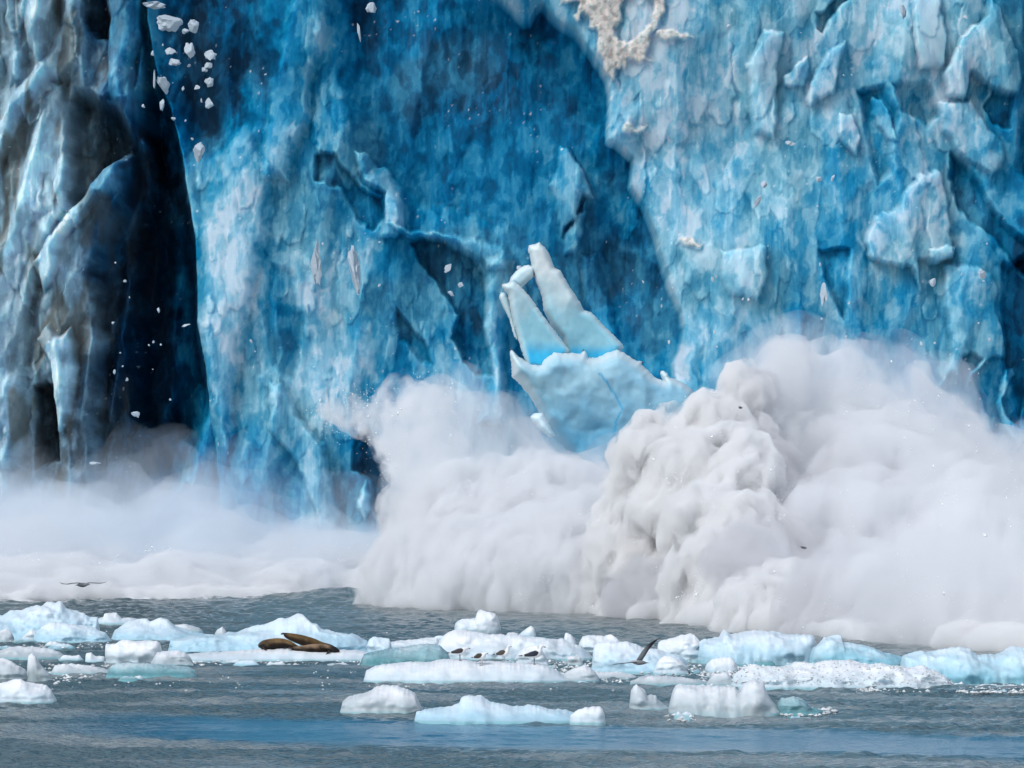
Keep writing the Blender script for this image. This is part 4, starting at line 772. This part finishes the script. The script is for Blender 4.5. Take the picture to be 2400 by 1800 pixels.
def plain(c): return lambda p: np.tile(np.array(c, float), (len(p), 1))
def spot(F_o, px, py):
    o, P, Dc = F_o; q = P[2:24, 2:-2].reshape(-1, 3); u = q[:, 0] * F / q[:, 1] + 1200; v = (CH - q[:, 2]) * F / q[:, 1] + HY
    i = np.argmin((u - px) ** 2 + (v - py) ** 2 * 3); return Vector(q[i])
def stand_gull(px, py, rz, scale, back, label, neck=0.0, look=0.0, stoop=0.0):
    r = bpy.data.objects.new("gull", None); C.objects.link(r); r.location = spot(FL["smooth white floe the four gulls stand on"], px, py) + Vector((0, 0, -.004))
    r.rotation_euler = (0, 0, rz); r.scale = (scale,) * 3; tag(r, label, "gull", "gulls standing on the smooth white floe")
    h = Vector((.150 + neck * .02, look, .325 + neck - stoop))
    def bc(p):
        x, z = p[:, 0], p[:, 2]; c = np.tile(np.array([.74, .75, .76]), (len(p), 1))
        k = ss(z - .185 - .1 * np.maximum(x, 0), 0, .02) * ss(-x, -.07, -.02); return mix_c(mix_c(c, back, k), (.03, .03, .035), ss(-x, .15, .17))
    loft("body", [(-.235,0,.158,.012,.004),(-.18,0,.162,.026,.012),(-.12,0,.168,.046,.034),(-.05,0,.176,.064,.056),(.02,0,.188,.072,.070),(.07,0,.205,.064,.066),(.105,look*.2,.24-stoop*.2,.042,.046),(.122,look*.5,.28+neck*.5-stoop*.6,.031,.034),(h.x-.015,h.y,h.z-.015,.031,.030),(h.x+.012,h.y,h.z,.029,.028),(h.x+.035,h.y,h.z-.006,.014,.013),(h.x+.044,h.y,h.z-.009,.005,.005)], feather, r, colf=bc)
    loft("beak", [(h.x+.036,h.y,h.z-.008,.009,.010),(h.x+.06,h.y,h.z-.012,.006,.008),(h.x+.078,h.y,h.z-.020,.002,.003)], beak_m, r, 8)
    for s in (-1, 1):
        def wc_(p): x = p[:, 0]; c = mix(back, (.02, .02, .025), ss(-x, .12, .15)); band = ss(-x, .175, .185) * ss(x, -.21, -.20); return mix_c(c, (.75, .75, .75), band * .9 + .0 * x)
        loft("wing", [(.09,s*.045,.215,.008,.02),(.05,s*.066,.212,.014,.046),(-.02,s*.070,.198,.015,.050),(-.10,s*.052,.180,.012,.034),(-.19,s*.028,.166,.008,.018),(-.285,s*.012,.158,.002,.005)], grey_w, r, 10, wc_)
        lg = loft("leg", [(.005,s*.026,.13,.008,.008),(.008,s*.026,.06,.0045,.0045),(.006,s*.026,.006,.0045,.0045)], leg_m, r, 6, up=(1, 0, 0))
        ft = loft("foot", [(-.008,s*.026,.006,.006,.004),(.02,s*.026,.006,.016,.004),(.04,s*.026,.004,.020,.003)], leg_m, lg, 8)
        loft("eye", [(h.x+.010,h.y+s*.026,h.z+.004,.001,.001),(h.x+.013,h.y+s*.0275,h.z+.005,.004,.004),(h.x+.016,h.y+s*.026,h.z+.004,.001,.001)], eye_m, r, 6)
    return r
stand_gull(1078, 1547, math.radians(-14), .98, (.055, .05, .055), "gull with its head drawn back, leftmost of the four standing", -.045, .02, .02)
stand_gull(1127, 1560, math.radians(-48), .98, (.06, .05, .042), "brown backed gull standing lowest on the floe, head bowed", -.035, 0, .03)
stand_gull(1181, 1552, math.radians(-42), 1.0, (.075, .065, .055), "gull with upright white head, third of the four standing", .01)
stand_gull(1251, 1557, math.radians(-6), 1.1, (.035, .04, .055), "slate backed gull standing in profile at the right end of the floe", .01)
def fly_gull(px, py, D, rz, body_c, label, wings, sc_=1.0, under=(.07, .07, .075)):
    r = bpy.data.objects.new("flying_gull", None); C.objects.link(r); r.location = at(px, py, D); r.scale = (sc_,) * 3; tag(r, label, "gull")
    cz, sz = math.cos(rz), math.sin(rz); T_ = lambda x, y, z: (x * cz - y * sz, x * sz + y * cz, z)
    rg = [(-.19,0,-.005,.030,.004),(-.14,0,-.004,.028,.014),(-.06,0,0,.050,.042),(.02,0,0,.056,.050),(.08,0,.006,.044,.042),(.12,0,.014,.031,.032),(.155,0,.018,.028,.027),(.18,0,.014,.012,.012),(.19,0,.012,.005,.005)]
    loft("body", [(*T_(a, b, c), d, e) for a, b, c, d, e in rg], feather, r, colf=lambda p: mix(body_c, np.array(body_c) * 1.9, ss(p[:, 2] * 0 + p[:, 0] * cz + p[:, 1] * sz, .02, .12)))
    loft("beak", [(*T_(a, 0, c), d, e) for a, c, d, e in ((.182,.012,.008,.009),(.205,.008,.006,.007),(.225,.0,.002,.003))], beak_m, r, 8)
    for s, w in zip((1, -1), wings):
        ax = np.array(T_(1, 0, 0)); rings = []
        pts = np.array(w, float)
        n = len(pts); bm = bmesh.new(); rows = []
        for i, (x, y, z, ch) in enumerate(pts):
            c = np.array([x, y, z]); tn = pts[min(i + 1, n - 1)][:3] - pts[max(i - 1, 0)][:3]; nn_ = np.cross(ax, tn); nn_ /= np.linalg.norm(nn_) + 1e-9
            row = [c + ax * ch * f_ + nn_ * ch * g_ for f_, g_ in ((.45,0),(.25,.11),(-.1,.09),(-.55,.02),(-.1,-.03),(.25,-.06))]; rows.append([bm.verts.new(v) for v in row])
        for i in range(n - 1):
            for j in range(6): bm.faces.new([rows[i][j], rows[i][(j + 1) % 6], rows[i + 1][(j + 1) % 6], rows[i + 1][j]])
        bm.faces.new(rows[0]); bm.faces.new(rows[-1][::-1]); bmesh.ops.recalc_face_normals(bm, faces=bm.faces[:])
        for fc in bm.faces: fc.smooth = True
        me = bpy.data.meshes.new("wing"); bm.to_mesh(me); bm.free(); p = np.array([tuple(v.co) for v in me.vertices]); L_ = np.linalg.norm(p, axis=1)
        color_attr(me, mix(under, (.03, .03, .035), ss(L_, .30, .42))); link("wing", me, grey_w, r)
    return r
fly_gull(193, 1371, 118.0, math.radians(-35), (.10, .11, .12), "dark gull gliding low over the water in front of the left mist",
   [[(.02,.02,.02,.11),(-.10,.02,.048,.12),(-.22,.02,.042,.11),(-.34,.02,.018,.09),(-.42,.02,.025,.06),(-.50,.02,.058,.015)], [(.04,-.02,.02,.11),(.14,-.02,.045,.12),(.26,-.02,.040,.11),(.38,-.02,.036,.09),(.47,-.02,.05,.06),(.55,-.02,.075,.015)]])
fly_gull(1499, 1553, 107.0, math.radians(192), (.20, .20, .21), "gull in flight with one dark wing raised, crossing in front of the white floes",
   [[(-.02,.03,.03,.12),(.05,.10,.14,.13),(.13,.16,.26,.12),(.22,.20,.36,.10),(.32,.22,.44,.06),(.43,.22,.49,.015)], [(-.06,-.04,.01,.12),(-.20,-.16,.00,.11),(-.32,-.26,-.01,.10),(-.45,-.33,-.02,.08),(-.56,-.36,-.035,.05),(-.64,-.37,-.045,.012)]], 1.0, (.14, .15, .16))
fur = mat("seal_fur", rough=.45, attr='tint', spec=.35, vary=(14, .25)); flip_m = mat("flipper_skin", rough=.5, color=(.035, .026, .02))
def seal(label, pts, D, tan, dark, head_dark=.0):
    """pts: (px, py, half width m, half height m) along the body from tail to nose"""
    c0 = at(pts[0][0], pts[0][1], D); r = bpy.data.objects.new("harbor_seal", None); C.objects.link(r)
    W_ = [at(p[0], p[1], D + (p[4] if len(p) > 4 else 0)) for p in pts]; base = Vector((sum(w.x for w in W_) / len(W_), D, min(w.z - p[3] for w, p in zip(W_, pts)))); r.location = base
    rg = [(*(w - base), p[2], p[3]) for w, p in zip(W_, pts)]; x1 = rg[-1][0]; dr_ = 1 if x1 > 0 else -1
    def cf(p):
        n = fbm3(p / .18, 3, int(abs(pts[0][0])) % 90); zc = np.interp(p[:, 0] * dr_, np.array([g[0] for g in rg]) * dr_, [g[2] for g in rg]); k = ss(p[:, 2] - zc + .06 * n, -.02, .07)
        c = mix(dark, tan, k); return mix_c(c, (.022, .020, .020), ss(p[:, 0] * dr_, abs(x1) - .30, abs(x1) - .16) * head_dark) * (1 + .25 * n)[:, None]
    loft("body", rg, fur, r, 18, cf); tag(r, label, "seal", "seals hauled out on the low white floe"); hd = Vector(rg[-3][:3]); tl = Vector(rg[0][:3]); md = Vector(rg[len(rg) * 2 // 3][:3])
    for s in (-1, 1): loft("hind_flipper", [(tl.x + .03 * dr_, s * .02, tl.z, .02, .02), (tl.x - .03 * dr_, s * .05, tl.z + .01, .035, .022), (tl.x - .075 * dr_, s * .07, tl.z + .0, .045, .014)], flip_m, r, 10)
    loft("fore_flipper", [(md.x, md.y - .09, md.z - .04, .03, .02), (md.x - .03 * dr_, md.y - .15, md.z - .09, .035, .014), (md.x - .08 * dr_, md.y - .17, md.z - .12, .025, .007)], flip_m, r, 10)
    for s in (-1, 1): loft("eye", [(hd.x + .05 * dr_ - .008, hd.y + s * .062, hd.z + .02, .001, .001), (hd.x + .05 * dr_, hd.y + s * .066, hd.z + .02, .010, .010), (hd.x + .05 * dr_ + .008, hd.y + s * .062, hd.z + .02, .001, .001)], eye_m, r, 6)
    return r
seal("olive brown seal lying curled at the left with its dark face down on the ice", [(706,1521,.04,.035,-.1),(692,1516,.07,.06,-.1),(672,1509,.11,.10,-.05),(650,1508,.14,.125),(630,1511,.14,.13),(618,1512,.12,.11,-.06),(611,1513,.085,.075,-.1),(606,1515,.03,.03,-.12)], 124.3, (.14, .085, .035), (.012, .008, .006), .6)
seal("brown seal lying behind, sloping down to the right with its tail raised", [(667,1486,.04,.04),(674,1490,.075,.07),(690,1495,.11,.10),(710,1501,.13,.12),(732,1508,.14,.125),(752,1514,.12,.10),(770,1517,.085,.08),(780,1519,.07,.06),(788,1521,.03,.03)], 124.9, (.10, .06, .022), (.02, .011, .006), .9)
seal("tan backed seal stretched out in front with a blackish head to the right", [(684,1519,.04,.035),(694,1521,.07,.06),(710,1522,.11,.09),(728,1521,.13,.11),(745,1520,.125,.11),(760,1520,.11,.10),(772,1521,.095,.09),(784,1523,.08,.075),(791,1525,.05,.045),(796,1526,.02,.02)], 124.0, (.22, .145, .09), (.012, .008, .006), 1.0)
